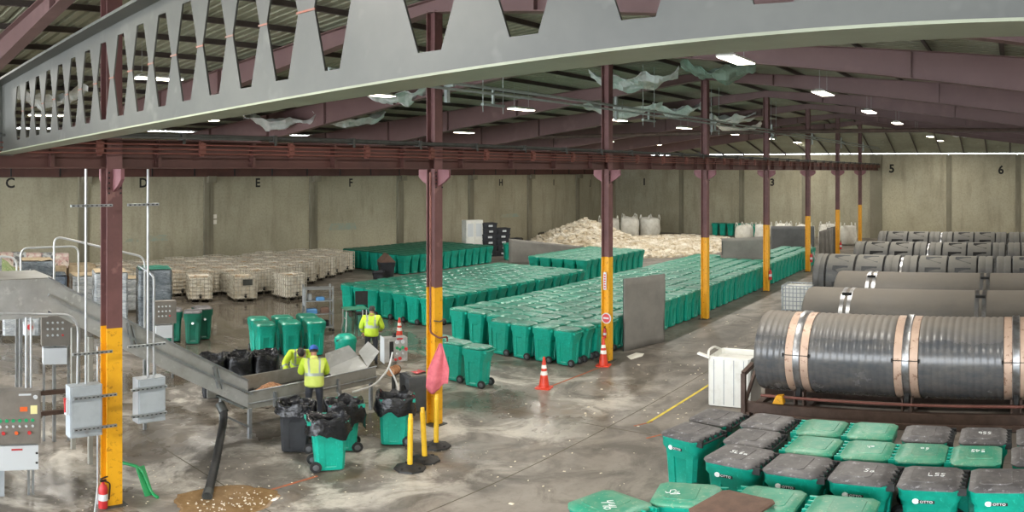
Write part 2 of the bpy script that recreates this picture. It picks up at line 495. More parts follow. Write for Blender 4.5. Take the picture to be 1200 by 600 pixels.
# ================================================================== NEAR CASTELLATED BEAM
XBM = 3.0
def nb_bot(y): return HC + .57 - .028 * y
def nb_top(y): return HC + 1.74 - .042 * y
cb = thing('castellated_beam', 'big grey castellated steel beam with hexagonal openings close overhead', 'beam', (XBM, 0, 0))
ops = [10.48 - .437 * k + .0 for k in range(15)]
ops = [y - .21 for y in ops] + [3.63, 2.82, 2.2, 1.58, .96, .34, -.28, -.9, -1.5, -2.1]
ops = [o for o in ops if o < 10.9]; ops.sort()
YA, YZ = -3.0, 11.15
web = MB(); T = .008
def sec(y, f):  # height at fraction f of the opening zone
    lo = nb_bot(y) + .15; hi = nb_top(y) - .13
    return lo + (hi - lo) * f
cuts = [YA] + [(ops[i] + ops[i + 1]) / 2 for i in range(len(ops) - 1)] + [YZ]
def wq(poly):  # thick web piece from (y,z) polygon
    web.prism(poly, -T, T, 'x')
for i, o in enumerate(ops):
    a, b = cuts[i], cuts[i + 1]
    w2 = .178 if o > 3.3 else .235      # half width at mid
    w1 = .070 if o > 3.3 else .085      # half width at top and bottom
    wq([(a, nb_bot(a)), (b, nb_bot(b)), (b, sec(b, 0)), (o + w1, sec(o, 0)), (o - w1, sec(o, 0)), (a, sec(a, 0))])
    wq([(a, sec(a, 1)), (o - w1, sec(o, 1)), (o + w1, sec(o, 1)), (b, sec(b, 1)), (b, nb_top(b)), (a, nb_top(a))])
    wq([(a, sec(a, 0)), (o - w1, sec(o, 0)), (o - w2, sec(o, .5)), (o - w1, sec(o, 1)), (a, sec(a, 1))])
    wq([(b, sec(b, 1)), (o + w1, sec(o, 1)), (o + w2, sec(o, .5)), (o + w1, sec(o, 0)), (b, sec(b, 0))])
web.build('web', 'grey_steel', cb)
for i in range(len(ops) - 1):
    c = (ops[i] + ops[i + 1]) / 2; w = max(.04, (ops[i + 1] - ops[i]) / 2 - (.165 if ops[i] > 3.3 else .215))
    MB().box((-T - .002, c, sec(c, .5)), (.008, w * 2, .014)).build('weld_seam', 'weld_rust', cb)
def flange(f0, f1, w, name):
    m = MB(); m.loft([[(-w / 2, y, f0(y)), (w / 2, y, f0(y)), (w / 2, y, f1(y)), (-w / 2, y, f1(y))] for y in (YA, YZ)])
    m.build(name, 'olive_steel' if 'bottom' in name else 'grey_steel', cb)
flange(lambda y: nb_bot(y) - .014, nb_bot, .33, 'bottom_flange')
flange(nb_top, lambda y: nb_top(y) + .03, .38, 'top_flange')
MB().bb(-.17, .17, YZ - .02, YZ + .02, nb_bot(YZ) - .03, nb_top(YZ) + .03).build('end_plate', 'grey_steel', cb)

# ================================================================== LAMPS
emit('lamp_glow', 'fff4dc', 14)
mat('lamp_shell', 'd9dad6', .4)
def lamp_mesh():
    sh = MB().loft([[(-.62, -.21, 0), (.62, -.21, 0), (.62, .21, 0), (-.62, .21, 0)], [(-.62, -.21, .04), (.62, -.21, .04), (.62, .21, .04), (-.62, .21, .04)],
                    [(-.5, -.08, .10), (.5, -.08, .10), (.5, .08, .10), (-.5, .08, .10)]]).mesh('housing', 'lamp_shell')
    gl = MB().bb(-.60, .60, -.19, .19, -.015, -.001).mesh('diffuser', 'lamp_glow')
    wi = MB().cyl((0, 0, .1), (0, 0, .95), .006, n=5).mesh('hanger_wire', 'conduit')
    return sh, gl, wi
LSH, LGL, LWI = lamp_mesh()
ll = bpy.data.lights.new('lamp_light', 'AREA'); ll.shape = 'RECTANGLE'; ll.size = 1.2; ll.size_y = .4; ll.energy = LAMP_W; ll.color = (1, .95, .87); ll.spread = radians(175)
LAMPS = []
for row, (y, z, xs_) in enumerate(((5.6, 7.93, [0.3 + SP * k for k in range(-1, 9)]), (17.2, 7.93, [1.3 + SP * k for k in range(-1, 9)]), (26.0, 7.6, [1.3, 8.6, 15.0, 30.2, 37.5, 44.8, 52.1]), (-6.0, 7.2, [0.3 + SP * k for k in range(-1, 9)]))):  # back wall row is added, mostly hidden, to brighten the dim wall
    for n_, x in enumerate(xs_):
        where = ['over the open aisle', 'over the green carts', 'added near the back wall', 'over the drum side'][row]
        t = thing('high_bay_lamp', f'lit panel lamp, {ORD[n_]} from the near end of the row {where}', 'lamp', (x, y, z), 0, f'hanging lamps {where}')
        link('housing', LSH, t); link('diffuser', LGL, t); link('hanger_wire', LWI, t, (-.45, 0, 0)); link('hanger_wire', LWI, t, (.45, 0, 0))
        lo = bpy.data.objects.new('lamp_light', ll); col.objects.link(lo); lo.parent = t; lo.location = (0, 0, -.03)
        LAMPS.append(t)

# ================================================================== WHEELED CARTS
mat('cart_green', '0c9b85', .38, c2='098872', scale=3.5, lo=.45, hi=.75, rnd=.10, c3='27a892', s3=18, bmp=.04)
mat('cart_dark', '0f5f4b', .45, c2='0b4f3f', scale=3, rnd=.08)
mat('lid_green', '167662', .36, c2='3f8b75', scale=4, lo=.45, hi=.75, rnd=.22, c3='96bcac', s3=6, bmp=.15)
mat('lid_dusty', '278a6e', .42, c2='63957a', scale=2.2, lo=.40, hi=.66, rnd=.10, c3='86a389', s3=14, bmp=.1)
mat('lid_black', '4b494a', .5, c2='6b6867', scale=4, lo=.4, hi=.7, rnd=.12, c3='8b8a8d', s3=9, bmp=.12)
mat('tyre', '1c1d1e', .75, c2='2c2c2c', scale=12)
mat('hub', '55585a', .6)
mat('white_mark', 'e8ebea', .6)
mat('black_bag', '141518', .20, c2='202226', scale=6, bmp=.7, bscale=9)

def rr(w, d, z, yo=0, cut=.06, ind=0):
    """rounded-rectangle ring, 20 points, optional inset of the middle of each side"""
    a, b = w / 2, d / 2; c = cut; i = ind
    m1, m2 = .40, .36
    pts = [(-a + c, -b), (-a * m1, -b), (-a * m2, -b + i), (a * m2, -b + i), (a * m1, -b), (a - c, -b),
           (a, -b + c), (a, -b * m1), (a - i, -b * m2), (a - i, b * m2), (a, b * m1), (a, b - c),
           (a - c, b), (a * m1, b), (a * m2, b - i), (-a * m2, b - i), (-a * m1, b), (-a + c, b),
           (-a, b - c), (-a, b * m1), (-a + i, b * m2), (-a + i, -b * m2), (-a, -b * m1), (-a, -b + c)]
    return [(x, y + yo, z) for x, y in pts]

def cart_parts(W, D, H, big=False):
    s = H / 1.08
    hb = H - .07
    B = MB()
    rings = [rr(W * .70, D * .66, .035, .03, .05), rr(W * .74, D * .70, .10 * s, .025, .05), rr(W * .745, D * .705, .13 * s, .025, .05, .025),
             rr(W * .83, D * .80, .66 * s, .012, .06, .025), rr(W * .84, D * .81, .69 * s, .01, .06), rr(W * .87, D * .84, .80 * s, .0, .06)]
    rings += [rr(W * .97, D * .94, .87 * s, 0, .07), rr(W * .97, D * .95, hb - .01, 0, .07), rr(W * .985, D * .965, hb, 0, .07), rr(W * .985, D * .965, hb + .025, 0, .07)]
    B.loft(rings)
    body = B.mesh('body', 'cart_green', 40)
    O = MB(); O.loft(rings + [rr(W * .92, D * .90, hb + .02, 0, .06), rr(W * .80, D * .76, .62 * s, .012, .05), rr(W * .70, D * .66, .10, .02, .05)], (True, True))
    openb = O.mesh('body', 'cart_green', 40)
    L = MB()
    z = hb + .022
    k_ = 1.03 if big else .965
    e_ = .97 if big else .90
    L.loft([rr(W * k_, D * .975, z, .012, .09), rr(W * k_, D * .975, z + .022, .012, .09), rr(W * e_, D * (e_ - .03), z + .045, .02, .09),
            rr(W * .80, D * .74, z + .058 + .012 * big, .035, .08), rr(W * .74, D * .68, z + .060 + .014 * big, .035, .07)])
    lid = L
    Hn = MB()   # hinge bar and knuckles at the back, handle grip
    yb = -D / 2
    if big:
        Hn.cyl((-W * .42, yb - .03, hb - .01), (W * .42, yb - .03, hb - .01), .018, n=8)
        for k in range(5):
            x = -W * .36 + k * W * .18
            Hn.bb(x - .016, x + .016, yb - .025, yb + .10, hb + .005, hb + .068)
        for sx in (-1, 1): Hn.bb(sx * W * .42 - .02, sx * W * .42 + .02, yb - .05, yb + .06, hb - .06, hb + .05)
    else:
        Hn.cyl((-W * .36, yb - .025, hb - .01), (W * .36, yb - .025, hb - .01), .016, n=6)
        for sx in (-1, 1): Hn.bb(sx * W * .36 - .02, sx * W * .36 + .02, yb - .04, yb + .05, hb - .05, hb + .02)
    wm = MB()
    r = .11 if not big else .15
    M = Matrix.Rotation(pi / 2, 4, 'Y')
    wm.m(0).lathe([(r * .62, -.030), (r * .95, -.030), (r, -.015), (r, .015), (r * .95, .030), (r * .62, .030)], 16, M)
    wm.m(1).lathe([(.02, -.036), (r * .5, -.034), (r * .62, -.024), (r * .62, .024), (r * .5, .034), (.02, .036)], 12, M)
    return dict(body=body, body_o=openb, lid=lid, hinge=Hn, wheel=wm.mesh('wheel', ['tyre', 'hub'], 40), r=r, W=W, D=D, H=H, hb=hb)

SM = cart_parts(.60, .72, 1.08)
SM['lid_g'] = SM['lid'].mesh('lid', 'lid_green', 40); SM['hinge_g'] = SM['hinge'].mesh('handle_bar', 'cart_green', 40)
SM['lid_k'] = SM['lid'].mesh('lid', 'lid_black', 40)
SM['body_d'] = SM['body'].copy(); SM['body_d'].materials[0] = MATS['cart_dark']
BG = cart_parts(.82, .80, 1.13, True)
for c, mt in (('g', 'lid_dusty'), ('k', 'lid_black')):
    BG['lid_' + c] = BG['lid'].mesh('lid', mt, 40)
    BG['hinge_' + c] = BG['hinge'].mesh('hinge_bar', 'cart_green' if c == 'g' else 'tyre', 40)
rnd = random.Random(3)
SLOT = MB()
for k_ in range(4): SLOT.bb(-.27 + k_ * .145, -.27 + k_ * .145 + .105, -.335, -.265, BG['hb'] + .066, BG['hb'] + .073)
SLOT = SLOT.mesh('hinge_slot', 'tyre')
PANEL = MB().loft([rr(.56, .40, BG['hb'] + .094, .07, .05), rr(.54, .38, BG['hb'] + .106, .07, .05)])
PANEL_G, PANEL_K = PANEL.mesh('raised_panel', 'lid_dusty', 40), PANEL.mesh('raised_panel', 'lid_black', 40)
def add_cart(P, loc, rz, label, group, lid='g', body='body', parts=2, name='wheeled_cart', tilt=0):
    t = thing(name, label, 'cart', loc, rz, group)
    link('body', P[body], t)
    if lid: 
        l = link('lid', P['lid_' + lid], t)
        if P is BG: link('raised_panel', PANEL_G if lid == 'g' else PANEL_K, l); link('hinge_slot', SLOT, l)['kind'] = 'stuff'
        if P is SM:   # lids sit a little unevenly on their rims
            ta, tb_ = rnd.uniform(-.025, .035), rnd.uniform(-.03, .03)
            l.matrix_local = Matrix.Translation((0, 0, P['hb'] + .02)) @ Matrix.Rotation(ta, 4, 'X') @ Matrix.Rotation(tb_, 4, 'Y') @ Matrix.Translation((0, 0, -P['hb'] - .012))
    if parts > 0 and lid: link('handle_bar', P['hinge_' + ('g' if P is SM else lid)], t)
    if parts > 1:
        for sx in (-1, 1): link('wheel', P['wheel'], t, (sx * P['W'] * .36, -P['D'] * .345, P['r']))
    return t
# side label (white disc and maker's letters), shared
DISC = MB().cyl((0, 0, 0), (.006, 0, 0), .042, n=14).mesh('logo_disc', 'white_mark')

# --- blocks of carts, back (wheels) towards the aisle (-Y)
cells = []
def block(x0, x1, y0, y1, px_, py_, tagname, keep=lambda i, j, x, y: True, drop=0):
    nx = int((x1 - x0) / px_ + .5); ny = int((y1 - y0) / py_ + .5)
    for i in range(nx):
        for j in range(ny):
            x = x0 + (i + .5) * px_; y = y0 + (j + .5) * py_
            if keep(i, j, x, y): cells.append((x + rnd.uniform(-.02, .02), y + rnd.uniform(-.03, .03), rnd.uniform(-.05, .05), tagname, i, j, nx, ny))
block(18.15, 44.8, 11.62, 16.9, .645, .755, 'A', lambda i, j, x, y: not (37.3 < x < 38.6 and 12.2 < y < 15.6) and not (x > 38.5 and y > 13.6) and not (j >= 4 and i < 1))
block(19.9, 30.1, 18.6, 23.7, .64, .73, 'B')
block(33.3, 39.8, 20.5, 24.4, .65, .76, 'D')
block(29.2, 36.8, 29.3, 34.6, .64, .75, 'C')
labels = {'A': ('green wheeled cart in the long tight block beside the yellow columns', 'carts of the long block'),
          'B': ('green wheeled cart in the middle block behind the long block', 'carts of the middle block'),
          'C': ('green wheeled cart in the far block near the back wall', 'carts of the far block'),
          'D': ('green wheeled cart in the small block before the pale waste pile', 'carts before the waste pile')}
cells.sort(key=lambda c: hypot(c[0], c[1]) + (40 if (c[4] > 0 and c[5] > 0 and False) else 0))
INDIV = 262
def dlabel(tg, i, j, nx, ny):
    if i == 0 and j == 0: return ('green wheeled cart at the camera side front corner of the ' + {'A': 'long block beside the columns', 'B': 'middle block', 'C': 'far block by the back wall', 'D': 'small block before the waste pile'}[tg])
    if tg == 'A' and j == 0 and i >= 14: return 'green wheeled cart far along the aisle side row of the long block'
    if i < 14: return f'green wheeled cart, {ORD[i]} rank from the front, {ORD[j]} row from the aisle, ' + {'A': 'long', 'B': 'middle', 'C': 'far', 'D': 'small rear'}[tg] + ' block'
    return labels[tg][0]
rest = MB(); rest_me = []
for n, (x, y, a, tg, i, j, nx, ny) in enumerate(cells):
    if n < INDIV:
        edge = i == 0 or j == 0
        add_cart(SM, (x, y, 0), a + (pi if tg == 'A' and x > 20.6 else 0), dlabel(tg, i, j, nx, ny), labels[tg][1], 'g', parts=2 if edge else 1)
    else: rest_me.append((x, y, a + (pi if tg == 'A' else 0), tg == 'C'))
# the carts past the count limit, one mesh
def joined(name, items, meshes, mats, label, cat):
    V = []; Fs = []; Mi = []
    for (x, y, a, dark) in items:
        ca, sa = cos(a), sin(a)
        for mi, me in ((0, meshes[0]), (2 if dark else 1, meshes[1])):
            o = len(V)
            V += [(x + v.co.x * ca - v.co.y * sa, y + v.co.x * sa + v.co.y * ca, v.co.z) for v in me.vertices]
            Fs += [tuple(k + o for k in p.vertices) for p in me.polygons]; Mi += [mi] * len(me.polygons)
    me = bpy.data.meshes.new(name); me.from_pydata(V, [], Fs)
    for m in mats: me.materials.append(MATS[m])
    me.polygons.foreach_set('material_index', Mi); me.polygons.foreach_set('use_smooth', [True] * len(Fs)); me.set_sharp_from_angle(angle=radians(40))
    return tag(link(name, me), label, cat, kind='stuff')
mat('lid_mass', '187a65', .4, c2='4a9079', scale=1.1, lo=.35, hi=.7, c3='8fb8a4', s3=7, bmp=.1)
if rest_me:
    joined('distant_carts', rest_me, [SM['body'], SM['lid_g']], ['cart_green', 'lid_mass', 'cart_dark'], 'mass of green wheeled carts filling the rear of the blocks', 'carts')

# --- loose carts
for (x, y, a, lb) in ((15.20, 12.62, .10, 'nearest of three green carts beside the second column, with black wheels'),
                      (15.28, 13.38, .06, 'middle of the three green carts beside the second column'),
                      (15.42, 14.12, .02, 'rearmost of the three green carts beside the second column')):
    add_cart(SM, (x, y, 0), a, lb, 'three carts beside the second column')
fl_ = ['front left', 'front middle', 'front right', 'rear left', 'rear middle', 'rear right']
for k, (x, y) in enumerate(((12.95, 18.85), (13.70, 18.62), (14.42, 18.35), (13.25, 19.62), (14.0, 19.4), (14.75, 19.12))):
    add_cart(SM, (x, y, 0), 2.75, f'green cart at the {fl_[k]} of the group of six behind the workers', 'six carts behind the workers')
for k, (x, y, a) in enumerate(((11.75, 22.35, 2.7), (12.15, 21.75, 2.6), (12.75, 22.2, 2.9))):
    c = add_cart(SM, (x, y, 0), a, ['dark green cart with white disc, leftmost of three on the wet floor', 'dark green cart with white disc, nearest of three on the wet floor', 'dark green cart, rightmost of three on the wet floor'][k], 'dark carts on the wet floor', 'k', 'body_d')
    d = link('logo_disc', DISC, c, (0, .335, .72), pi / 2); d.scale = (1, 1, 1)
for k, (x, y) in enumerate(((38.6, 29.6), (39.55, 29.0))):
    add_cart(SM, (x, y, 0), 2.4, ['left of two green carts standing by the slanted grey board', 'right of two green carts standing by the slanted grey board'][k], 'two carts by the grey board', parts=1)
for k in range(7):
    add_cart(SM, (62.6, 25.4 - k * .72, 0), pi / 2, f'small green cart against the end wall, {ORD[k]} from the left', 'carts against the end wall', parts=0)

# --- big carts in the foreground
KP = [  # x, y, yaw, lid, where
    (11.80, 5.20, -.22, 'k', 'bright green cart with black lid and white logo, leftmost of the foreground group'),
    (10.98, 4.04, -.14, 'k', 'green cart with scuffed black lid, second from the left in the front rank'),
    (10.86, 3.08, -.08, 'k', 'green cart with black lid and disc logo, front rank below the yellow chock'),
    (10.78, 2.10, -.05, 'k', 'green cart with grey black lid, front rank beside the chalked lid'),
    (10.72, 1.13, -.02, 'k', 'green cart with chalk scribbled black lid in the front rank'),
    (10.70, .16, 0, 'k', 'green cart with black lid, rightmost of the front rank'),
    (11.86, 4.14, -.06, 'k', 'scuffed black lidded cart in the middle rank, left end'),
    (11.78, 3.12, pi - .05, 'g', 'dusty green lidded cart, leftmost green in the middle rank'),
    (11.76, 2.25, pi, 'g', 'dusty green lidded cart, second green of the middle rank'),
    (11.76, 1.42, pi, 'g', 'chalked green lidded cart, third green of the middle rank'),
    (11.72, .58, pi, 'g', 'chalked green lidded cart, fourth green of the middle rank'),
    (11.70, -.36, 0, 'k', 'black lidded cart at the right end of the middle rank'),
    (12.72, 5.12, -.1, 'k', 'black lidded cart beside the white tote, back rank'),
    (12.76, 4.18, -.1, 'k', 'black lidded cart, second in the back rank'),
    (12.70, 3.22, pi, 'g', 'dusty green lidded cart, left of two in the back rank'),
    (12.72, 2.36, pi, 'g', 'dusty green lidded cart, right of two in the back rank'),
    (12.70, 1.42, 0, 'k', 'scratched black lidded cart below the drum rollers, back rank'),
    (12.66, .48, 0, 'k', 'black lidded cart with white chalk scrawl, back rank'),
    (12.62, -.44, 0, 'k', 'black lidded cart at the right end of the back rank'),
    (8.62, 4.95, -.25, 'g', 'green lidded cart with chalk letters at the bottom edge, left'),
    (9.42, 4.22, pi + .25 + pi, 'g', 'green lidded cart with chalk number at the bottom edge, beside the bright cart'),
    (9.66, 3.18, pi, 'g', 'dusty green lidded cart at the bottom edge under the front rank'),
    (9.60, 2.18, pi, 'g', 'dusty green lidded cart at the bottom edge, right'),
]
def stroke(mb, pts, w=.011, z=0):
    for a, b in zip(pts[:-1], pts[1:]):
        mb.bar((a[0], a[1], z), (b[0], b[1], z), w, .004)
GLY = {'4': [[(.55, 0), (.55, 1), (0, .35), (.8, .35)]], 'h': [[(0, 1), (0, 0), (.1, .45), (.4, .5), (.5, 0)]], '9': [[(.6, .6), (.2, .5), (.05, .8), (.4, 1), (.6, .8), (.55, 0)]],
       's': [[(.6, .9), (.2, 1), (.05, .75), (.55, .35), (.4, .02), (0, .1)]], '5': [[(.6, 1), (.1, 1), (.1, .6), (.5, .55), (.55, .15), (.05, 0)]],
       'a': [[(.5, .5), (.1, .4), (.05, .1), (.4, 0), (.5, .5), (.6, 0)]], '6': [[(.5, 1), (.1, .5), (.1, .1), (.45, 0), (.5, .4), (.1, .4)]], 'L': [[(0, 1), (.05, 0), (.6, .05)]]}
def chalk(cart, s, x, y, size, ang, hb):
    m = MB(); ox = 0
    for ch in s:
        for st in GLY[ch]:
            pts = []
            for (u, v) in st:
                a, b = (ox + u) * size, v * size * 1.25
                pts.append((x + a * cos(ang) - b * sin(ang), y + a * sin(ang) + b * cos(ang)))
            stroke(m, pts, .010, BG['hb'] + .109)
        ox += .85
    m.build('chalk_mark', 'white_mark', [q for q in cart.children if q.name.startswith('lid')][0])['kind'] = 'stuff'
BIGC = []
for (x, y, a, l, lb) in KP:
    low = x < 10
    c = add_cart(BG, (x, y, 0), a, lb, 'big carts in the foreground', l, name='large_wheeled_cart')
    c.scale = (1, 1.12, .93) if low else (1.04, 1.12, 1) if x < 11.4 else (1, 1, 1)
    BIGC.append(c)
    if not low and x < 11.9 and l == 'k':
        for sx in (-1,):
            cb_ = [q for q in c.children if q.name.startswith('body')][0]
            g_ = link('logo_disc', DISC, cb_, (sx * (BG['W'] * .485) - .004, .16, .90))
            text('logo_letters', 'OTTO', .055, (sx * (BG['W'] * .485) - .006, .03, .895), (pi / 2, 0, -pi / 2), 'white_mark', cb_, .001)
            MB().bb(-.004, 0, -.10, .10, -.025, .025).build('logo_plate', 'tyre', cb_, loc=(sx * BG['W'] * .485, .03, .895))
chalk(BIGC[19], '9hh', -.1, -.2, .13, .9, 0)
chalk(BIGC[20], '4s', -.05, .05, .12, .9, 0)
chalk(BIGC[9], '6a', -.10, .12, .09, pi * .5 + pi, 0)
chalk(BIGC[10], '54s', -.12, .14, .09, pi * .5 + pi, 0)
chalk(BIGC[4], 'L5s', -.05, .05, .09, -pi / 2, 0)
chalk(BIGC[17], '95s', -.06, .10, .09, -pi / 2, 0)
chalk(BIGC[3], 'sa', -.08, .0, .09, -pi / 2, 0)
chalk(BIGC[8], 'ah', -.06, .1, .08, pi / 2 + pi, 0)
chalk(BIGC[1], 'sL6a', -.05, .15, .08, -pi / 2, 0)
# flat brown lid lying over the carts at the very bottom of the picture
mat('brown_board', '6b5346', .8, c2='57443a', scale=5)
bl = MB().loft([rr(.9, .8, 1.12, 0, .07), rr(.9, .8, 1.15, 0, .07), rr(.80, .7, 1.165, 0, .07)]).build('loose_lid', 'brown_board', loc=(9.05, 3.45, 0), rz=-.2)
tag(bl, 'brown loose lid lying at the bottom edge on the carts', 'lid')

# ================================================================== BAGGED CARTS
def bag_liner(W, D, hb, seed, drop=.3, depth=.35, skew=0):
    m = MB(); n = 40; rings = []
    prof = [(1.13, -drop), (1.12, -drop * .75), (1.09, -drop * .4), (1.07, -.08), (1.07, .02), (1.0, .05), (.9, .03), (.82, -.06), (.72, -depth * .6), (.6, -depth), (.2, -depth * .95)]
    for k, (f, dz) in enumerate(prof):
        r = []
        for i in range(n):
            a = 2 * pi * i / n
            ex = 4
            ca, sa = cos(a), sin(a)
            q = (abs(ca) ** ex + abs(sa) ** ex) ** (-1 / ex)
            x, y = ca * q * W / 2 * f, sa * q * D / 2 * f
            p = mnoise.noise((x * 5 + seed, y * 5, dz * 4)); p2 = mnoise.noise((x * 13, y * 13 + seed, dz * 9))
            amp = .055 if k < 3 else .035
            low = (1 + .55 * mnoise.noise((ca * 1.7 + seed * 3, sa * 1.7, 2))) if k < 3 else 1
            x *= 1 + (p + p2 * .6) * amp * 2.2; y *= 1 + (p - p2 * .6) * amp * 2.2
            z = hb + dz * low + (p2 * .06 if k < 4 else p * .09 + p2 * .06) + skew * ca * (k < 3)
            r.append((x, y, z))
        rings.append(r)
    m.loft(rings, (False, True))
    return m.mesh('bag_liner', 'black_bag', 60, fix=False)
for k, (x, y, a, lb, dr) in enumerate(((8.80, 10.80, -2.1, 'green cart lined with a black bag, nearest of the three by the sorting table', .30),
                                       (9.70, 11.42, .95, 'green cart lined with a black bag, middle one standing farther back', .42),
                                       (10.70, 11.02, .80, 'green cart lined with a black bag, right one nearest the yellow posts', .30))):
    c = add_cart(SM, (x, y, 0), a, lb, 'bag lined carts at the sorting table', None, 'body_o')
    link('handle_bar', SM['hinge_g'], c)
    link('bag_liner', bag_liner(.60, .72, 1.03, k * 7.3 + 1, dr, .4, .03), c)
mat('bin_black', '26282b', .5, c2='323438', scale=4)
SM['body_k'] = SM['body_o'].copy(); SM['body_k'].materials[0] = MATS['bin_black']
c = add_cart(SM, (8.95, 11.95, 0), .9, 'black plastic bin half hidden behind the nearest bagged cart', None, None, 'body_k')
link('bag_liner', bag_liner(.60, .72, 1.0, 33, .18), c)
for k, (x, y) in enumerate(((9.55, 16.15), (10.2, 15.95), (10.85, 15.75))):
    c = add_cart(SM, (x, y, 0), 2.6, ['leftmost', 'middle', 'rightmost'][k] + ' of three black bag lined bins behind the sorting trough', 'bag lined bins behind the trough', None, 'body_k')
    link('bag_liner', bag_liner(.62, .74, 1.02, k * 5.1 + 60, .5, .45), c)

# ================================================================== CAGED TOTES
mat('tote_white', 'dcdcd6', .5, c2='c6c4ba', scale=3, lo=.5, hi=.8, bmp=.04)
def dirty_tote():
    m, nt, p = newmat('tote_dirty')
    v = coords(nt, 'Object'); n = noise_node(nt, 2.6, 6, .7, v); n2 = noise_node(nt, 9, 4, .7, v)
    oi = nt.nodes.new('ShaderNodeObjectInfo')
    a = mix(nt, ramp(nt, n.outputs['Fac'], .46, .74), lin('e9e5da'), lin('cdbd9d'))
    a = mix(nt, ramp(nt, n2.outputs['Fac'], .62, .8), a, lin('8a7353'))
    b = mix(nt, ramp(nt, oi.outputs['Random'], .45, 1.0), a, mix(nt, .5, a, lin('9a8560')))
    nt.links.new(b, p.inputs['Base Color']); p.inputs['Roughness'].default_value = .7
dirty_tote()
mat('cage', 'cfcabc', .5, .2, c2='8a7f6a', scale=5)
mat('cage_new', '9aa0a2', .4, .7)
mat('sludge', 'c09a62', .8, c2='8b6640', scale=3, lo=.4, hi=.65, c3='e3d8bd', s3=9, bmp=.3)
mat('pallet_dark', '3b372f', .8, c2='57503f', scale=5)
def tote_mesh(cut_open=True):
    W, D, H = 1.0, 1.18, 1.12; hb = .15
    P = MB()
    for x in (-.42, 0, .42):
        for y in (-.5, 0, .5): P.bb(x - .06, x + .06, y - .07, y + .07, 0, .10)
    P.bb(-W / 2, W / 2, -D / 2, D / 2, .10, .13)
    for x in (-.42, 0, .42): P.bb(x - .06, x + .06, -D / 2, D / 2, 0, .018)
    pal = P.mesh('pallet', 'pallet_dark')
    B = MB(); w, d = W - .06, D - .06
    B.loft([rr(w, d, hb, 0, .06), rr(w, d, .5, 0, .06, .012), rr(w, d, H - .06, 0, .06, .012)], (True, False))
    B.loft([rr(w, d, H - .06, 0, .06, .012), rr(w - .05, d - .05, H - .05, 0, .06), rr(w - .06, d - .06, H - .16, 0, .06)], (False, False))
    bot = B
    S = MB(); rn = random.Random(5)
    S.grid(8, 8, lambda u, v: ((u - .5) * (w - .08), (v - .5) * (d - .08), H - .13 + .09 * mnoise.noise((u * 4, v * 4, 1)) + .05 * mnoise.noise((u * 11, v * 11, 4))))
    C = MB(); t = .028
    for z in (.17, .34, .51, .68, .85, 1.0, H):
        tt = .036 if z in (.17, H) else t
        for sy in (-1, 1): C.box((0, sy * D / 2, z), (W, tt, tt))
        for sx in (-1, 1): C.box((sx * W / 2, 0, z), (tt, D, tt))
    for k in range(7):
        x = -W / 2 + k * W / 6
        for sy in (-1, 1): C.box((x, sy * D / 2, (H + .13) / 2), (t, t, H - .13))
    for k in range(1, 8):
        y = -D / 2 + k * D / 8
        for sx in (-1, 1): C.box((sx * W / 2, y, (H + .13) / 2), (t, t, H - .13))
    V = MB().cyl((0, -D / 2 + .05, .23), (0, -D / 2 - .05, .23), .05, n=10).cyl((0, -D / 2 - .04, .23), (0, -D / 2 - .04, .33), .015, n=6).bb(-.06, .06, -D / 2 - .06, -D / 2 - .02, .32, .35)
    Lp = MB().bb(-.16, .16, -D / 2 - .014, -D / 2 - .008, .55, .80)
    return pal, bot, S, C, V, Lp
TP, TB, TS, TC, TV, TL = tote_mesh()
TBm = TB.mesh('bottle', 'tote_dirty', 40); TBw = TB.mesh('bottle', 'tote_white', 40)
TSm = TS.mesh('contents', 'sludge', 180); TCm = TC.mesh('wire_cage', 'cage', None); TCn = TC.mesh('wire_cage', 'cage_new', None); TVm = TV.mesh('valve', 'black', 40); TLm = TL.mesh('label_plate', 'strip_light')
TSw = TS.mesh('contents', 'tote_white', 180)
def tote(x, y, a, label, group, clean=False, full=True):
    t = thing('caged_tote', label, 'tote', (x, y, 0), a, group)
    link('pallet', TP, t); bo = link('bottle', TBw if clean else TBm, t); link('wire_cage', TCn if clean else TCm, t)
    link('contents', TSw if clean else TSm, t)
    if full: link('valve', TVm, bo)
    return t
tote(16.5, 29.0, -.42, 'dirty white caged tote with black valve, leftmost of the three in front', 'soiled caged totes')
t2 = tote(18.15, 28.15, -.30, 'dirty caged tote with a dark scribble, middle of the three in front', 'soiled caged totes')
MB().bb(-.12, .30, -.605, -.60, .72, .98).build('scribble_panel', 'pipe_dark', t2)
tote(20.1, 27.35, -.02, 'dirty caged tote mirrored in the puddle, rightmost of the three in front', 'soiled caged totes')
rt = random.Random(11)
def front_y(x):
    if x < 19.9: return 30.1 - (x - 15.6) * .40
    return 28.4 + (x - 20.1) * .50
yy = 27.0; nt_ = 0
x = 14.2; ci = 0
while x < 28.6:
    y = front_y(x) + .75 + (0 if x > 21 else .35)
    j = 0
    while y < 35.2:
        tote(x + rt.uniform(-.06, .06), y + rt.uniform(-.05, .05), rt.uniform(-.05, .05), f'soiled caged tote, {ORD[ci]} file from the left, {ORD[j]} from the front of the tote field', 'soiled caged totes', full=j == 0)
        y += 1.27; j += 1
    x += 1.13; ci += 1
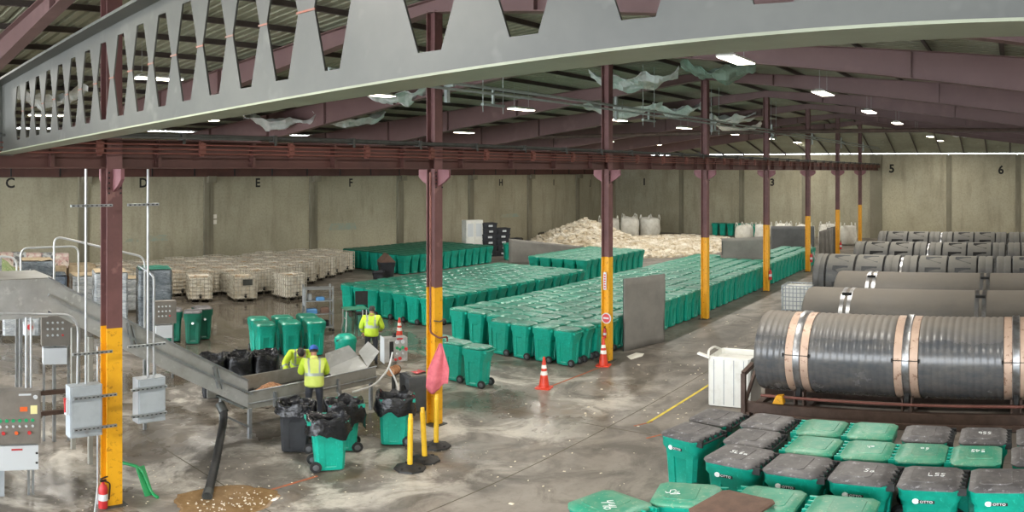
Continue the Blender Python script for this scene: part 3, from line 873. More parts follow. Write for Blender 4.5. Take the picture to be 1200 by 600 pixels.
# two clean white containers in the aisle
wt = thing('cut_tote', 'clean white open topped container beside the large ribbed drum', 'container', (17.12, 6.45, 0), .06)
B = MB(); 
def wtr(w, d, z, c=.05): return rr(w, d, z, 0, c)
B.loft([wtr(1.0, 1.02, .02), wtr(1.0, 1.02, 1.22), wtr(.93, .95, 1.24), wtr(.90, .92, 1.10)], (True, True))
B.build('tub', 'tote_white', wt, 40)
for y in (-.36, -.12, .12, .36):
    MB().bb(-.508, -.498, y - .008, y + .008, .06, 1.18).build('rib_groove', 'cage_new', wt)
MB().tube(bent([(-.5, .5, 1.2), (-.3, .56, 1.34), (.1, .56, 1.34), (.45, .5, 1.2)], .1), .03, 8).build('rim_flap', 'tote_white', wt, 40)
MB().bar((-.52, .45, 1.22), (-.50, .75, 1.30), .12, .04).build('loose_flap', 'tote_white', wt)
tote(29.35, 8.35, .05, 'clean white caged tote in the aisle at the end of the drums', None, clean=True)

# ================================================================== DRUMS
def dust_mat(name, c, dust, rough, lo=.25, hi=.9, metal=0):
    m, nt, p = newmat(name)
    g = nt.nodes.new('ShaderNodeNewGeometry'); s = nt.nodes.new('ShaderNodeSeparateXYZ'); nt.links.new(g.outputs['Normal'], s.inputs[0])
    n = noise_node(nt, 1.3, 5, .65, position(nt)).outputs['Fac']
    f = math_node(nt, 'ADD', ramp(nt, s.outputs[2], lo, hi), math_node(nt, 'MULTIPLY', math_node(nt, 'SUBTRACT', n, .5), .8))
    f = math_node(nt, 'MULTIPLY', f, .85); f.node.use_clamp = True
    n2 = noise_node(nt, 4, 5, .7, position(nt, (1, .4, 1))).outputs['Fac']
    base = mix(nt, ramp(nt, n2, .4, .7), lin(c), mix(nt, .35, lin(c), lin(dust)))
    nt.links.new(mix(nt, f, base, lin(dust)), p.inputs['Base Color'])
    r = nt.nodes.new('ShaderNodeMapRange'); nt.links.new(f, r.inputs[0]); r.inputs['To Min'].default_value = rough; r.inputs['To Max'].default_value = .85
    nt.links.new(r.outputs[0], p.inputs['Roughness']); p.inputs['Metallic'].default_value = metal
dust_mat('drum_rib', '4c4e51', '7f776c', .22, .5, 1.0)
dust_mat('drum_smooth', '55534f', '736c62', .42, .4, 1.0)
dust_mat('drum_ring', '4b4c4d', '7b786f', .45, .4, 1.0)
mat('band_copper', 'b59a87', .5, .2, c2='c4a995', scale=2.5, lo=.4, hi=.7, c3='8a6a58', s3=8)
mat('band_steel', '9fa1a4', .34, .85, c2='77736e', scale=4)
mat('frame_brown', '5b4a42', .6, .2, c2='45362f', scale=3)
mat('dark_gap', '141414', .9)
MY = Matrix.Rotation(-pi / 2, 4, 'X')      # lathe axis z -> +y
def lathe_y(prof, n=40, cap=(True, True)):
    m = MB(); m.lathe([(r, z) for r, z in prof], n, MY, cap); return m
R1 = .93
dr = thing('ribbed_drum', 'largest ribbed dark plastic drum with copper bands on a roller frame', 'drum', (17.0, 0, 1.43))
def rib_section(y0, y1):
    prof = [(R1 - .05, y0)]; n = max(2, round((y1 - y0) / .155)); w = (y1 - y0) / n
    for k in range(n):
        a = y0 + k * w
        prof += [(R1 - .006, a + .006), (R1 + .006, a + w * .25), (R1 + .012, a + w * .5), (R1 + .006, a + w * .75), (R1 - .006, a + w - .006)]
    prof.append((R1 - .05, y1))
    lathe_y(prof, 48).build('ribbed_shell', 'drum_rib', dr, 25)
bands = [4.65, 2.27, -.05, -2.4]
edges = [5.62] + [e for b in bands for e in (b + .26, b - .26)] + [-3.6]
for i in range(0, len(edges), 2): rib_section(edges[i + 1], edges[i])
for b in bands:
    lathe_y([(R1 - .03, b - .26), (R1 + .01, b - .255), (R1 + .01, b + .255), (R1 - .03, b + .26)], 48).build('copper_band', 'band_copper', dr, 25)
    cband = [q for q in dr.children if q.name.startswith('copper_band')][-1]
    tr = lathe_y([(R1 + .005, b - .09), (R1 + .045, b - .07), (R1 + .03, b), (R1 + .045, b + .07), (R1 + .005, b + .09)], 48).build('steel_track', 'band_steel', cband, 25)
    MB().bb(-R1 - .06, -R1 - .02, b - .30, b - .27, .1, .18).bb(-R1 - .06, -R1 - .02, b + .27, b + .30, .1, .18).cyl((-R1 - .05, b - .3, .14), (-R1 - .05, b + .3, .14), .008, n=6).build('band_bolt', 'dark_gap', dr)
lathe_y([(.10, 5.72), (.5, 5.72), (.55, 5.66), (R1 - .06, 5.64), (R1 - .05, 5.60)], 40).build('end_cap', 'drum_ring', dr, 30)
rf = thing('roller_frame', 'brown steel roller frame carrying the largest drum', 'frame', (17.0, 0, 0))
for x in (-.78, .78): MB().bb(x - .08, x + .08, -3.6, 5.9, .10, .34).build('rail', 'frame_brown', rf)
MB().bb(-1.02, -.94, -3.6, 5.6, .02, .14).build('edge_rail', 'frame_brown', rf)
for y in (-2.4, -.05, 2.27, 4.65, 5.8):
    MB().bb(-.95, .95, y - .08, y + .08, .02, .12).build('cross_beam', 'frame_brown', rf)
for y in (-2.4, -.05, 2.27, 4.65):
    for sx in (-1, 1):
        w = MB().cyl((sx * .62, y - .05, .62), (sx * .62, y + .05, .62), .16, n=16).build('roller', 'tyre', rf, 40)
        MB().bb(sx * .62 - .10, sx * .62 + .10, y - .12, y - .08, .3, .66).bb(sx * .62 - .10, sx * .62 + .10, y + .08, y + .12, .3, .66).build('roller_bracket', 'frame_brown', rf)
MB().cyl((-.78, -3.5, .52), (-.78, 5.5, .52), .035, n=8).build('drive_shaft', 'pipe_rust', rf, 40)
MB().bar((-.95, 5.85, .1), (-.95, 5.85, 1.05), .1).bar((-.95, 5.85, 1.05), (-.6, 5.75, 1.2), .1).bar((-.95, 5.85, .25), (-.3, 5.8, .95), .07).build('end_bracket', 'frame_brown', rf)
ch = tag(MB().prism([(4.95, .38), (5.20, .38), (5.12, .56), (4.98, .58)], 16.1, 16.28, 'x').build('wheel_chock', 'yellow'), 'small yellow chock on the drum frame', 'chock')

def smooth_drum(X, yl, label, R=.93, zc=1.36, strap=()):
    t = thing('smooth_drum', label, 'drum', (X, 0, zc))
    lathe_y([(.2, yl + .06), (R - .12, yl + .05), (R - .03, yl), (R, yl - .10), (R, -8), (R - .05, -8.1)], 48).build('shell', 'drum_smooth', t, 30)
    for y in strap:
        for o in (-.10, .10):
            lathe_y([(R - .01, y + o - .06), (R + .012, y + o - .055), (R + .012, y + o + .055), (R - .01, y + o + .06)], 48).build('strap', 'band_steel', t, 25)
        MB().bb(-R * .45 - .08, -R * .45 + .08, y - .13, y + .13, R * .86, R * .93).build('strap_buckle', 'dark_gap', t)
    for k, y in enumerate((yl - .8, 1.8, -3)):
        MB().prism([(-.7, -zc), (.7, -zc), (.55, -.62), (0, -.91), (-.55, -.62)], y - .08, y + .08, 'y').build('cradle', 'frame_brown', t)
    return t
def yat(px, X): return X / tan(radians(14.893) + px / F)
smooth_drum(21.4, yat(940, 20.6), 'nearer plain grey drum lying behind the ribbed drum', strap=[yat(992, 20.9), yat(1149, 20.9)])
smooth_drum(25.1, yat(978, 24.4), 'farther plain grey drum lying before the segmented drums', strap=[yat(1021, 24.6), yat(1154, 24.6)])

def seg_drum(X, yl, label, R=.93, zc=1.36):
    t = thing('segmented_drum', label, 'drum', (X, 0, zc))
    y = yl; n = 0
    seq = [.52, 1.15, 1.15, .62, -.1, .62, 1.15, 1.15, .62, -.1, .62, 1.15, 1.15]
    for L in seq:
        if L < 0:
            lathe_y([(R - .07, y), (R - .07, y - .08)], 40).build('joint_collar', 'band_steel', t, 25); y -= .08; continue
        if L < 1:
            lathe_y([(R - .09, y), (R - .02, y - .03), (R, y - .07), (R, y - L * .4), (R - .03, y - L * .5), (R, y - L * .6), (R, y - L + .05), (R - .09, y - L + .02)], 40).build('plain_ring', 'drum_ring', t, 30)
        else:
            m = MB(); nn = 40; a0 = radians(150)   # camera-facing upper side, pocket centred there
            prof = [(R - .09, y), (R - .02, y - .03), (R, y - .06), (R, y - .25), (R, y - L + .22), (R, y - L + .06), (R - .09, y - L + .02)]
            m.lathe(prof, nn, MY)
            m.build('pocket_ring', 'drum_ring', t, 30)
            # raised wedge frame round a dark pocket, repeated round the drum
            for q in (118, 158, 198):
                A = radians(q)
                def P(rad, ang, yy): return (rad * cos(ang), yy, rad * sin(ang))
                da = radians(14)
                ya, yb_ = y - .28, y - L + .26
                pk = MB()
                pk.loft([[P(R + .004, A - da, ya), P(R + .004, A - da * .2, ya), P(R + .004, A + da, yb_), P(R + .004, A - da, yb_)],
                         [P(R + .012, A - da, ya), P(R + .012, A - da * .2, ya), P(R + .012, A + da, yb_), P(R + .012, A - da, yb_)]])
                pk.build('pocket', 'dark_gap' if X > 33 else 'drum_pocket', t)
        lathe_y([(R - .10, y - L + .03), (R - .10, y - L - .03)], 40, (False, False)).build('gap_ring', 'dark_gap', t)
        y -= L; n += 1
    for yy in (yl - 1, yl - 6): MB().prism([(-.7, -zc), (.7, -zc), (.55, -.62), (0, -.91), (-.55, -.62)], yy - .08, yy + .08, 'y').build('cradle', 'frame_brown', t)
    return t
mat('drum_pocket', '3d3f41', .6, c2='333537', scale=4)
seg_drum(30.2, yat(953, 29.5), 'nearest segmented drum with wedge pockets behind the plain drums')
seg_drum(36.0, yat(1000, 35.3), 'middle segmented drum with dark pockets')
seg_drum(42.3, yat(1028, 41.6), 'farthest segmented drum below the end wall numbers')

# ================================================================== CONVEYOR
mat('stainless', 'a9aaa8', .4, .25, c2='949590', scale=2, lo=.4, hi=.7, c3='b5b6b3', s3=5)
mat('stainless_dull', '95948d', .45, .2, c2='7f7d75', scale=2.5)
mat('belt', '3f4442', .6, c2='565b54', scale=3)
mat('galv', 'a8acad', .38, .7, c2='90949a', scale=9)
mat('panel_grey', 'a2a9ae', .45, .1, c2='939a9f', scale=3)
mat('panel_taupe', '86817a', .45, .3, c2='78736c', scale=3)
mat('panel_white', 'c3c8cb', .5)
mat('red_paint', 'b3262a', .45); mat('red_plastic', 'c43a3c', .4); mat('orange', 'd9622b', .5); mat('green_button', '1f9a63', .4)
mat('pipe_white', 'cfd1d0', .35, .2); mat('black_rubber', '1a1a1a', .6, c2='2a2927', scale=8)
mat('blue_item', '4a7fae', .5); mat('paper_yellow', 'ddd79a', .7); mat('green_hose', '1f8f52', .4)
YN, YF = 13.05, 14.15            # near and far side of the trough
cv = thing('sorting_conveyor', 'stainless inclined conveyor with a flat sorting trough at its lower end', 'conveyor', (0, 0, 0))
XL, XT, ZT, ZTOP = 8.55, 4.35, 1.0, 3.42
def side(y, t, name):
    # incline side plate (upper flared half and lower half), then the trough side
    for (o0, o1, nm) in ((.02, .30, 'upper_side_plate'), (-.30, .0, 'lower_side_plate')):
        m = MB()
        poly = [(XL, ZT + o0), (XL, ZT + o1), (XT, ZTOP + o1), (XT, ZTOP + o0)]
        m.prism(poly, y - t, y + t, 'y'); m.build(nm, 'stainless', cv)
    MB().bar((XL + .1, y - .03, ZT - .01), (XT, y - .03, ZTOP - .01), .05, .045).bar((XL, y - .02, ZT + .31), (XT, y - .02, ZTOP + .31), .06, .03).build('edge_rail', 'galv', cv)
side(YN, .015, 'near'); side(YF, .015, 'far')
MB().bar((XL, (YN + YF) / 2, ZT - .05), (XT, (YN + YF) / 2, ZTOP - .05), YF - YN - .05, .04).build('incline_belt', 'belt', cv)
MB().bb(1.2, XT, YN - .015, YN + .015, ZTOP - .42, ZTOP + .28).build('head_side_plate', 'stainless', cv)
MB().bb(1.2, XT, YF - .015, YF + .015, ZTOP - .42, ZTOP + .28).build('head_side_plate', 'stainless', cv)
MB().bb(1.2, XT + .1, YN, YF, ZTOP + .27, ZTOP + .30).build('head_cover', 'stainless_dull', cv)
for t in (.18, .62):
    x = XL + (XT - XL) * t; z = ZT + (ZTOP - ZT) * t
    MB().bar((x + .05, YN - .04, z - .18), (x - .06, YN - .04, z + .28), .05, .03, (0, 1, 0)).bar((x + .14, YN - .04, z - .22), (x + .03, YN - .04, z + .24), .03, .03, (0, 1, 0)).build('side_bracket', 'galv', cv)
# flat trough
XTr = 12.05
MB().bb(XL, XTr, YN - .015, YN + .015, .66, ZT + .05).build('near_trough_wall', 'stainless_dull', cv)
MB().bb(XL - .3, XTr - .5, YF - .015, YF + .015, .66, ZT + .05).build('far_trough_wall', 'stainless_dull', cv)
MB().bb(XL - .1, XTr, YN, YF, .68, .72).build('trough_belt', 'belt', cv)
MB().cyl((XL, YN - .05, .80), (XTr, YN - .05, .80), .018, n=8).build('guide_rail', 'galv', cv, 40)
MB().cyl((XL, YN - .03, ZT + .05), (XTr, YN - .03, ZT + .05), .015, n=8).build('guide_rail', 'galv', cv, 40)
for x in (9.2, 10.9):
    MB().bb(x - .03, x + .03, YN - .08, YN - .015, .62, .95).build('side_bracket', 'galv', cv)
for x in (8.6, 10.4, 11.9):
    for y in (YN, YF): MB().bb(x - .035, x + .035, y - .035, y + .035, 0, .68).build('leg', 'galv', cv)
MB().bar((8.6, YN, .25), (8.0, YN, .62), .04).build('brace', 'galv', cv)
for x, z in ((5.2, 2.55), (3.4, 2.98), (1.6, 2.98)):
    for y in (YN + .1, YF - .1): MB().bb(x - .04, x + .04, y - .04, y + .04, 0, z).build('tall_leg', 'stainless_dull', cv)
for z in (1.15, 1.55): MB().bb(1.6, 5.3, YN + .05, YN + .12, z - .04, z + .04).build('cross_rail', 'frame_brown', cv)
# folded chute plates at the far end of the trough
MB().add([(11.0, 13.15, .80), (11.9, 13.15, 1.02), (12.15, 13.75, 1.15), (11.3, 13.9, .92)], [(0, 1, 2, 3)]).add([(11.3, 13.9, .92), (12.15, 13.75, 1.15), (12.1, 14.05, 1.38), (11.45, 14.15, 1.25)], [(0, 1, 2, 3)]).add([(11.9, 13.15, 1.02), (12.4, 13.3, 1.3), (12.5, 13.8, 1.45), (12.15, 13.75, 1.25)], [(0, 1, 2, 3)]).build('chute_plate', 'stainless', cv)
for o in cv.children:
    if o.name.startswith('chute_plate'):
        md = o.modifiers.new('s', 'SOLIDIFY'); md.thickness = .012
# heap of waste on the belt
mat('waste_brown', 'b98a63', .8, c2='8f5b3c', scale=9, lo=.4, hi=.6, c3='d8b78d', s3=20)
hp = MB()
hr = random.Random(4)
hp.grid(14, 10, lambda u, v: (9.0 + u * .95, 13.2 + v * .7, .72 + max(0, .26 * sin(pi * u) * sin(pi * v)) + .07 * mnoise.noise((u * 6, v * 6, 0)) * sin(pi * u) * sin(pi * v)))
tag(hp.build('food_waste', 'waste_brown', smooth=180), 'heap of brownish pink food waste on the sorting trough', 'waste', kind='stuff')
# black bits beside
bw = MB()
for k in range(40):
    c = (hr.uniform(8.7, 10.0), hr.uniform(13.15, 14.0), .74 + hr.uniform(0, .05)); s = hr.uniform(.04, .10)
    bw.box((0, 0, 0), (s, s * 1.3, s * .5), Matrix.Translation(c) @ Matrix.Rotation(hr.uniform(0, 3), 4, 'Z') @ Matrix.Rotation(hr.uniform(-.6, .6), 4, 'X'))
tag(bw.build('dark_scraps', 'black_rubber'), 'dark scraps scattered on the trough belt', 'scraps', kind='stuff')

# ================================================================== CONTROL STAND at the trough end
cs = thing('control_stand', 'grey button panel on a post at the end of the sorting trough', 'control panel', (12.55, 12.95, 0), -.45)
MB().bb(-.04, .04, -.04, .04, 0, 1.15).build('post', 'stainless_dull', cs)
bx_ = MB().bb(-.28, .28, -.13, .13, 1.12, 1.70).build('box', 'stainless', cs)
MB().bb(-.30, -.28, -.15, .15, 1.10, 1.72).build('side_cover', 'panel_white', cs)
MB().bb(-.16, -.06, -.136, -.13, 1.2, 1.62).build('dark_window', 'black', cs)
for (x, z, m_, r) in ((.02, 1.60, 'panel_white', .045), (.16, 1.60, 'panel_white', .045), (.02, 1.46, 'green_button', .035), (.09, 1.42, 'green_button', .03), (.16, 1.46, 'green_button', .035), (.02, 1.32, 'panel_white', .025), (.16, 1.32, 'panel_white', .025), (.09, 1.20, 'red_plastic', .04), (.24, 1.42, 'red_plastic', .04), (-.02, 1.18, 'red_plastic', .03)):
    MB().cyl((x, -.13, z), (x, -.165, z), r, n=12).build('button', m_, bx_)
MB().bb(.02, .16, -.136, -.13, 1.655, 1.69).build('name_strip', 'red_paint', cs)
MB().cyl((.0, 0, 1.70), (.0, 0, 1.80), .045, n=10).build('beacon', 'black_rubber', cs)
dc = thing('drive_cabinet', 'dark grey drive cabinet below the button panel', 'cabinet', (12.75, 12.35, 0), -.4)
MB().bb(-.36, .36, -.28, .28, .03, .86).build('housing', 'cabinet_grey' if 'cabinet_grey' in MATS else mat('cabinet_grey', '5c6064', .5, .2, c2='4c5054', scale=3).name, dc)
MB().cyl((-.36, 0, .5), (-.38, 0, .5), .13, n=16).build('side_opening', 'black', dc)
MB().bb(-.25, .25, -.2, .2, .86, .90).build('lid_plate', 'stainless_dull', dc)
for x in (-.3, .3):
    for y in (-.22, .22): MB().bb(x - .04, x + .04, y - .04, y + .04, 0, .04).build('foot', 'black', dc)
rg = tag(MB().grid(10, 6, lambda u, v: (12.55 + u * .3, 12.2 + v * .22, .915 + .03 * mnoise.noise((u * 4, v * 4, 7)) + .02)).build('red_cloth', 'red_plastic', smooth=180), 'red and white cloth lying on the drive cabinet', 'cloth')
gc = tag(MB().bb(12.83, 13.05, 12.15, 12.35, .905, .92).build('green_card', 'lid_green'), 'pale green card on top of the drive cabinet', 'card')
# small motor under the panel
mo = thing('gear_motor', 'small gearmotor with clutter under the button panel', 'motor', (12.3, 12.72, .86), .3)
MB().cyl((-.15, 0, .1), (.15, 0, .1), .11, n=16).build('motor_body', 'waste_brown', mo, 40)
MB().cyl((.15, 0, .1), (.24, 0, .1), .08, n=12).build('fan_cover', 'pipe_dark', mo, 40)
MB().bb(-.12, .12, -.1, .1, 0, .02).build('foot_plate', 'pipe_dark', mo)
MB().bb(-.03, .03, -.03, .03, -.86, 0).build('stand_leg', 'pipe_dark', mo)
# white hoses from the stand
wh = thing('white_hose', 'white forked hose hanging from the button panel to the trough', 'hose', (12.3, 12.75, 1.3))
MB().tube(bent([(0, 0, .1), (-.15, -.05, -.25), (-.7, -.15, -.55), (-1.3, -.1, -.6)], .2), .022, 7).build('branch', 'pipe_white', wh, 60)
MB().tube(bent([(-.15, -.05, -.25), (-.1, -.2, -.5), (-.2, -.5, -1.0)], .2), .022, 7).build('branch', 'pipe_white', wh, 60)
wc = tag(MB().tube(bent([(12.9, 12.05, .85), (12.85, 11.98, .5), (12.7, 11.9, .05)], .2), .016, 6).build('white_cable', 'pipe_white', smooth=60), 'white cable hanging down the drive cabinet', 'cable')

# ================================================================== ELECTRICAL GEAR at the first column
def switch_box(x0, x1, z0, z1, label, handle):
    t = thing('switch_box', label, 'switch box', ((x0 + x1) / 2, 10.98, z0))
    w = x1 - x0; h = z1 - z0
    MB().bb(-w / 2, w / 2, -.10, .10, 0, h).build('case', 'panel_grey', t)
    MB().bb(-w / 2 + .02, w / 2 - .02, -.112, -.10, .02, h - .02).build('door', 'panel_grey', t)
    MB().cyl((0, -.11, .08), (0, -.125, .08), .03, n=12).build('latch', 'galv', t)
    if handle:
        MB().bb(-w / 2 - .05, -w / 2, -.06, .02, h * .45, h * .75).build('handle_base', 'panel_white', t)
        MB().bar((-w / 2 - .06, -.03, h * .78), (-w / 2 - .05, -.03, h * .5), .03).build('handle', 'red_paint', t)
    return t
switch_box(3.98, 4.50, 1.45, 2.30, 'grey switch box with red handle left of the nearest column', True)
switch_box(5.10, 5.58, 1.55, 2.30, 'grey switch box right of the nearest column', False)
def strut(x0, x1, y, z, label):
    t = thing('strut_channel', label, 'bracket', ((x0 + x1) / 2, y, z))
    w = x1 - x0
    MB().bb(-w / 2, w / 2, -.02, .02, -.02, .02).build('channel', 'galv', t)
    n = int(w / .07)
    sl = MB().bb(-.016, .016, -.024, -.019, -.008, .008).mesh('slot', 'black')
    for k in range(n): link('slot', sl, t, (-w / 2 + (k + .5) * w / n, 0, 0))
for (x0, x1, z, lb) in ((4.02, 4.72, 2.12, 'slotted channel across the left switch box, upper'), (4.02, 4.72, 1.60, 'slotted channel across the left switch box, lower'),
                        (4.96, 5.58, 2.15, 'slotted channel across the right switch box, upper'), (4.96, 5.58, 1.70, 'slotted channel across the right switch box, lower')):
    strut(x0, x1, 10.835, z, lb)
for (x0, x1, z, lb) in ((4.05, 4.70, 2.80, 'slotted channel holding conduits above the left switch box'), (4.96, 5.62, 2.84, 'slotted channel holding conduits above the right switch box'),
                        (4.02, 4.70, 5.10, 'high slotted channel left of the nearest column'), (4.96, 5.50, 5.10, 'high slotted channel right of the nearest column')):
    strut(x0, x1, 10.96, z, lb)
def conduit(pts, label, r=.022, m='conduit', rad=.2, name='conduit', cat='pipe'):
    return tag(MB().tube(bent(pts, rad), r, 8).build(name, m, smooth=60), label, cat)
conduit([(4.28, 11.0, 2.30), (4.28, 11.0, 5.66)], 'tall conduit rising from the left switch box to the girder')
conduit([(4.16, 11.05, 2.30), (4.16, 11.0, 3.42), (3.0, 10.95, 3.52), (1.8, 10.9, 3.52)], 'conduit from the left switch box curving off to the picture edge', rad=.3)
conduit([(5.33, 11.0, 2.30), (5.33, 11.0, 5.66)], 'tall conduit rising from the right switch box to the girder')
conduit([(5.46, 11.05, 2.30), (5.46, 11.05, 3.95), (5.3, 11.3, 4.1)], 'short conduit rising beside the tall one over the right switch box', rad=.1)
conduit([(4.62, 11.35, .0), (4.62, 11.35, 2.8)], 'thin conduit standing behind the nearest column')
# big control panel at the left edge
cp = thing('operator_cabinet', 'taupe control panel with rows of coloured buttons at the left edge', 'control panel', (3.52, 12.1, 0), -.18)
MB().bb(-.36, .36, -.12, .12, 1.02, 1.98).build('case', 'panel_taupe', cp)
cpd = MB().bb(-.34, .34, -.132, -.12, 1.04, 1.96).build('door', 'panel_taupe', cp)
MB().bb(.0, .20, -.138, -.132, 1.90, 1.93).build('name_strip', 'panel_white', cp)
MB().bb(.02, .14, -.138, -.132, 1.62, 1.70).build('orange_plate', 'orange', cp)
MB().bb(.19, .30, -.138, -.132, 1.57, 1.72).build('yellow_notice', 'paper_yellow', cp)
MB().cyl((.27, -.13, 1.87), (.27, -.16, 1.87), .035, n=12).build('lamp_gauge', 'panel_white', cp)
for k in range(6):
    x = -.30 + k * .105
    MB().cyl((x, -.132, 1.46), (x, -.15, 1.46), .03, n=10).build('button', 'green_button', cpd)
    MB().cyl((x, -.132, 1.36), (x, -.17, 1.36), .02, n=8).build('selector', 'panel_white', cpd)
    if k % 2 == 0: MB().cyl((x + .05, -.132, 1.24), (x + .05, -.17, 1.24), .03, n=10).build('stop_button', 'red_plastic' if k != 2 else 'orange', cpd)
MB().bb(-.36, .32, -.14, .10, .55, 1.0).build('lower_box', 'panel_white', cp)
MB().bb(-.12, .06, -.146, -.14, .92, .95).build('red_label', 'red_paint', cp)
for z in (.68, .86): MB().cyl((.29, -.14, z), (.29, -.155, z), .02, n=8).build('lock', 'black', cp)
for x in (.18, .25): MB().bb(x - .02, x + .02, .0, .04, 0, .55).build('leg', 'galv', cp)
MB().bb(-.34, -.22, .0, .12, 0, .56).build('leg_plate', 'panel_grey', cp)
for x in (.14, .22): MB().cyl((x, .05, 1.98), (x, .05, 3.2), .02, n=8).build('riser', 'conduit', cp, 40)
# cabinets under the conveyor
def small_cab(x, y, z, w, h, label, rz=0):
    t = thing('button_cabinet', label, 'control panel', (x, y, 0), rz)
    MB().bb(-w / 2, w / 2, -.1, .1, z, z + h).build('case', 'panel_taupe', t)
    MB().bb(-w / 2 + .03, w / 2 - .12, -.15, .1, z - .38, z - .04).build('lower_box', 'panel_white', t)
    for i in range(4):
        for j in range(3): MB().cyl((-w / 2 + .12 + i * .1, -.1, z + h - .14 - j * .13), (-w / 2 + .12 + i * .1, -.125, z + h - .14 - j * .13), .022, n=8).build('button', 'red_plastic' if (i == 3 and j == 2) else 'panel_white', t)
    for sx in (-1, 1): MB().bb(sx * w * .4 - .025, sx * w * .4 + .025, .02, .07, 0, z).build('leg', 'galv', t)
small_cab(5.05, 14.6, 2.10, .62, .62, 'button cabinet with white box standing under the conveyor', -.2)
small_cab(9.3, 18.2, 1.55, .60, .62, 'button cabinet half hidden behind the conveyor incline', -.2)
eb = thing('stop_box', 'small grey box with a red stop button beside the conveyor head', 'stop button', (3.95, 12.9, 2.85))
MB().bb(-.09, .09, -.05, .05, -.12, .12).build('case', 'panel_white', eb); MB().cyl((0, -.05, .03), (0, -.09, .03), .05, n=12).build('button', 'red_plastic', eb)
MB().bb(-.02, .02, .0, .03, -2.85, -.12).build('stand', 'galv', eb)
# handrails on the conveyor platform
for k, (pts, lb) in enumerate((([(5.0, 14.6, 2.9), (5.0, 14.6, 4.33), (7.0, 14.6, 3.82), (7.0, 14.6, 2.2)], 'tall pale handrail loop sloping behind the nearest column'),
                               ([(4.6, 15.6, 2.6), (4.6, 15.6, 4.0), (5.9, 15.6, 4.0), (5.9, 15.6, 2.6)], 'pale handrail loop of the platform behind the conveyor'),
                               ([(3.9, 15.2, 2.6), (3.9, 15.2, 3.9), (4.4, 15.2, 3.85), (4.4, 15.2, 2.6)], 'small pale handrail loop at the conveyor head'))):
    t = thing('handrail', lb, 'handrail', (pts[0][0], pts[0][1], 0))
    q = [(p[0] - pts[0][0], p[1] - pts[0][1], p[2]) for p in pts]
    MB().tube(bent(q, .18), .022, 8).build('tube', 'pipe_white', t, 60)
    for p in (q[0], q[-1]): MB().bb(p[0] - .03, p[0] + .03, p[1] - .03, p[1] + .03, 0, p[2]).build('post', 'galv', t)
# extinguisher, hose, drain pipe, sludge
def extinguisher(x, y, z, label, s=1):
    t = thing('fire_extinguisher', label, 'extinguisher', (x, y, z)); t.scale = (s, s, s)
    m = MB(); m.lathe([(.05, 0), (.075, .015), (.075, .36), (.06, .42), (.025, .46), (.025, .50)], 14); m.build('cylinder', 'red_paint', t, 40)
    MB().bb(-.05, .05, -.02, .02, .50, .53).bar((-.05, 0, .55), (.08, 0, .58), .02).build('valve_head', 'black', t)
    MB().lathe([(.0765, .16), (.0765, .28)], 14, cap=(False, False)).build('label_band', 'panel_white', t)
    MB().tube(bent([(.03, 0, .5), (.12, 0, .45), (.10, 0, .15)], .06), .012, 6).build('hose', 'black_rubber', t, 60)
extinguisher(4.63, 11.16, 0, 'red fire extinguisher at the foot of the nearest column')
for k, nm in ((2, 'third'), (4, 'fifth'), (5, 'sixth'), (6, 'seventh')):
    extinguisher(GRID[k] - (.19 if k == 2 else .05), YR - (.03 if k == 2 else .21), .72 if k == 2 else .55, f'red fire extinguisher on the {nm} column', .62 if k == 2 else 1)
sg = thing('round_sign', 'round red and white sign on the third column', 'sign', (GRID[2] - .14, YR - .06, 1.32))
MB().cyl((0, 0, 0), (-.02, 0, 0), .16, n=20).build('plate', 'panel_white', sg)
MB().cyl((-.02, 0, 0), (-.024, 0, 0), .13, n=20).build('red_disc', 'red_plastic', sg)
MB().bb(-.03, -.025, -.09, .09, -.02, .03).build('mark', 'panel_white', sg)
ls = thing('label_sign', 'narrow red lettered strip high on the third column foot', 'sign', (GRID[2] - .128, YR, 2.42))
MB().bb(-.008, 0, -.05, .05, -.26, .26).build('plate', 'panel_white', ls)
for k in range(6): MB().bb(-.011, -.008, -.03, .03, -.22 + k * .075, -.175 + k * .075).build('letter_block', 'red_plastic', ls)
hz = thing('green_hose', 'green hose lying curved behind the nearest column foot', 'hose', (5.0, 11.6, 0))
MB().tube(bent([(.0, .5, .6), (.1, .3, .55), (.45, -.1, .5), (.55, -.3, .05), (.58, -.45, .03)], .15), .03, 8).build('tube', 'green_hose', hz, 60)
MB().bar((.45, -.05, .5), (.5, -.3, .02), .16, .03).build('scraper_blade', 'green_hose', hz)
sk = tag(MB().cyl((4.42, 11.0, .02), (4.58, 11.25, .45), .014, n=6).build('metal_rod', 'galv', smooth=40), 'short metal rod leaning on the nearest column foot', 'rod')
dp = thing('drain_hose', 'black corrugated drain hose running from the conveyor to the sludge puddle', 'hose', (0, 0, 0))
pts = bent([(8.05, 13.15, .68), (7.95, 13.0, .50), (6.9, 11.6, .12), (6.25, 10.72, .075)], .3, 6)
full = []
for a, b in zip(pts[:-1], pts[1:]):
    n = max(1, int((b - a).length / .05))
    for k in range(n): full.append(a + (b - a) * k / n)
full.append(pts[-1])
MB().tube(full, [.075 + .006 * (k % 2) for k in range(len(full))], 10).build('hose_body', 'black_rubber', dp, 60)
MB().tube([full[-5], full[-1]], .088, 12).build('end_collar', 'pipe_dark', dp, 40)
MB().cyl((8.05, 13.15, .66), (8.05, 13.3, .80), .10, n=12).build('outlet', 'pipe_dark', dp, 40)
mat('sludge_wet', '8f7350', .18, c2='7a5f3e', scale=3, c3='a58a63', s3=9)
pud = MB(); n = 40
ring = []
for i in range(n):
    a = 2 * pi * i / n; r = 1 + .35 * mnoise.noise((cos(a) * 1.3, sin(a) * 1.3, 5)) + .12 * mnoise.noise((cos(a) * 4, sin(a) * 4, 9))
    ring.append((6.45 + cos(a) * .95 * r, 10.55 + sin(a) * .62 * r))
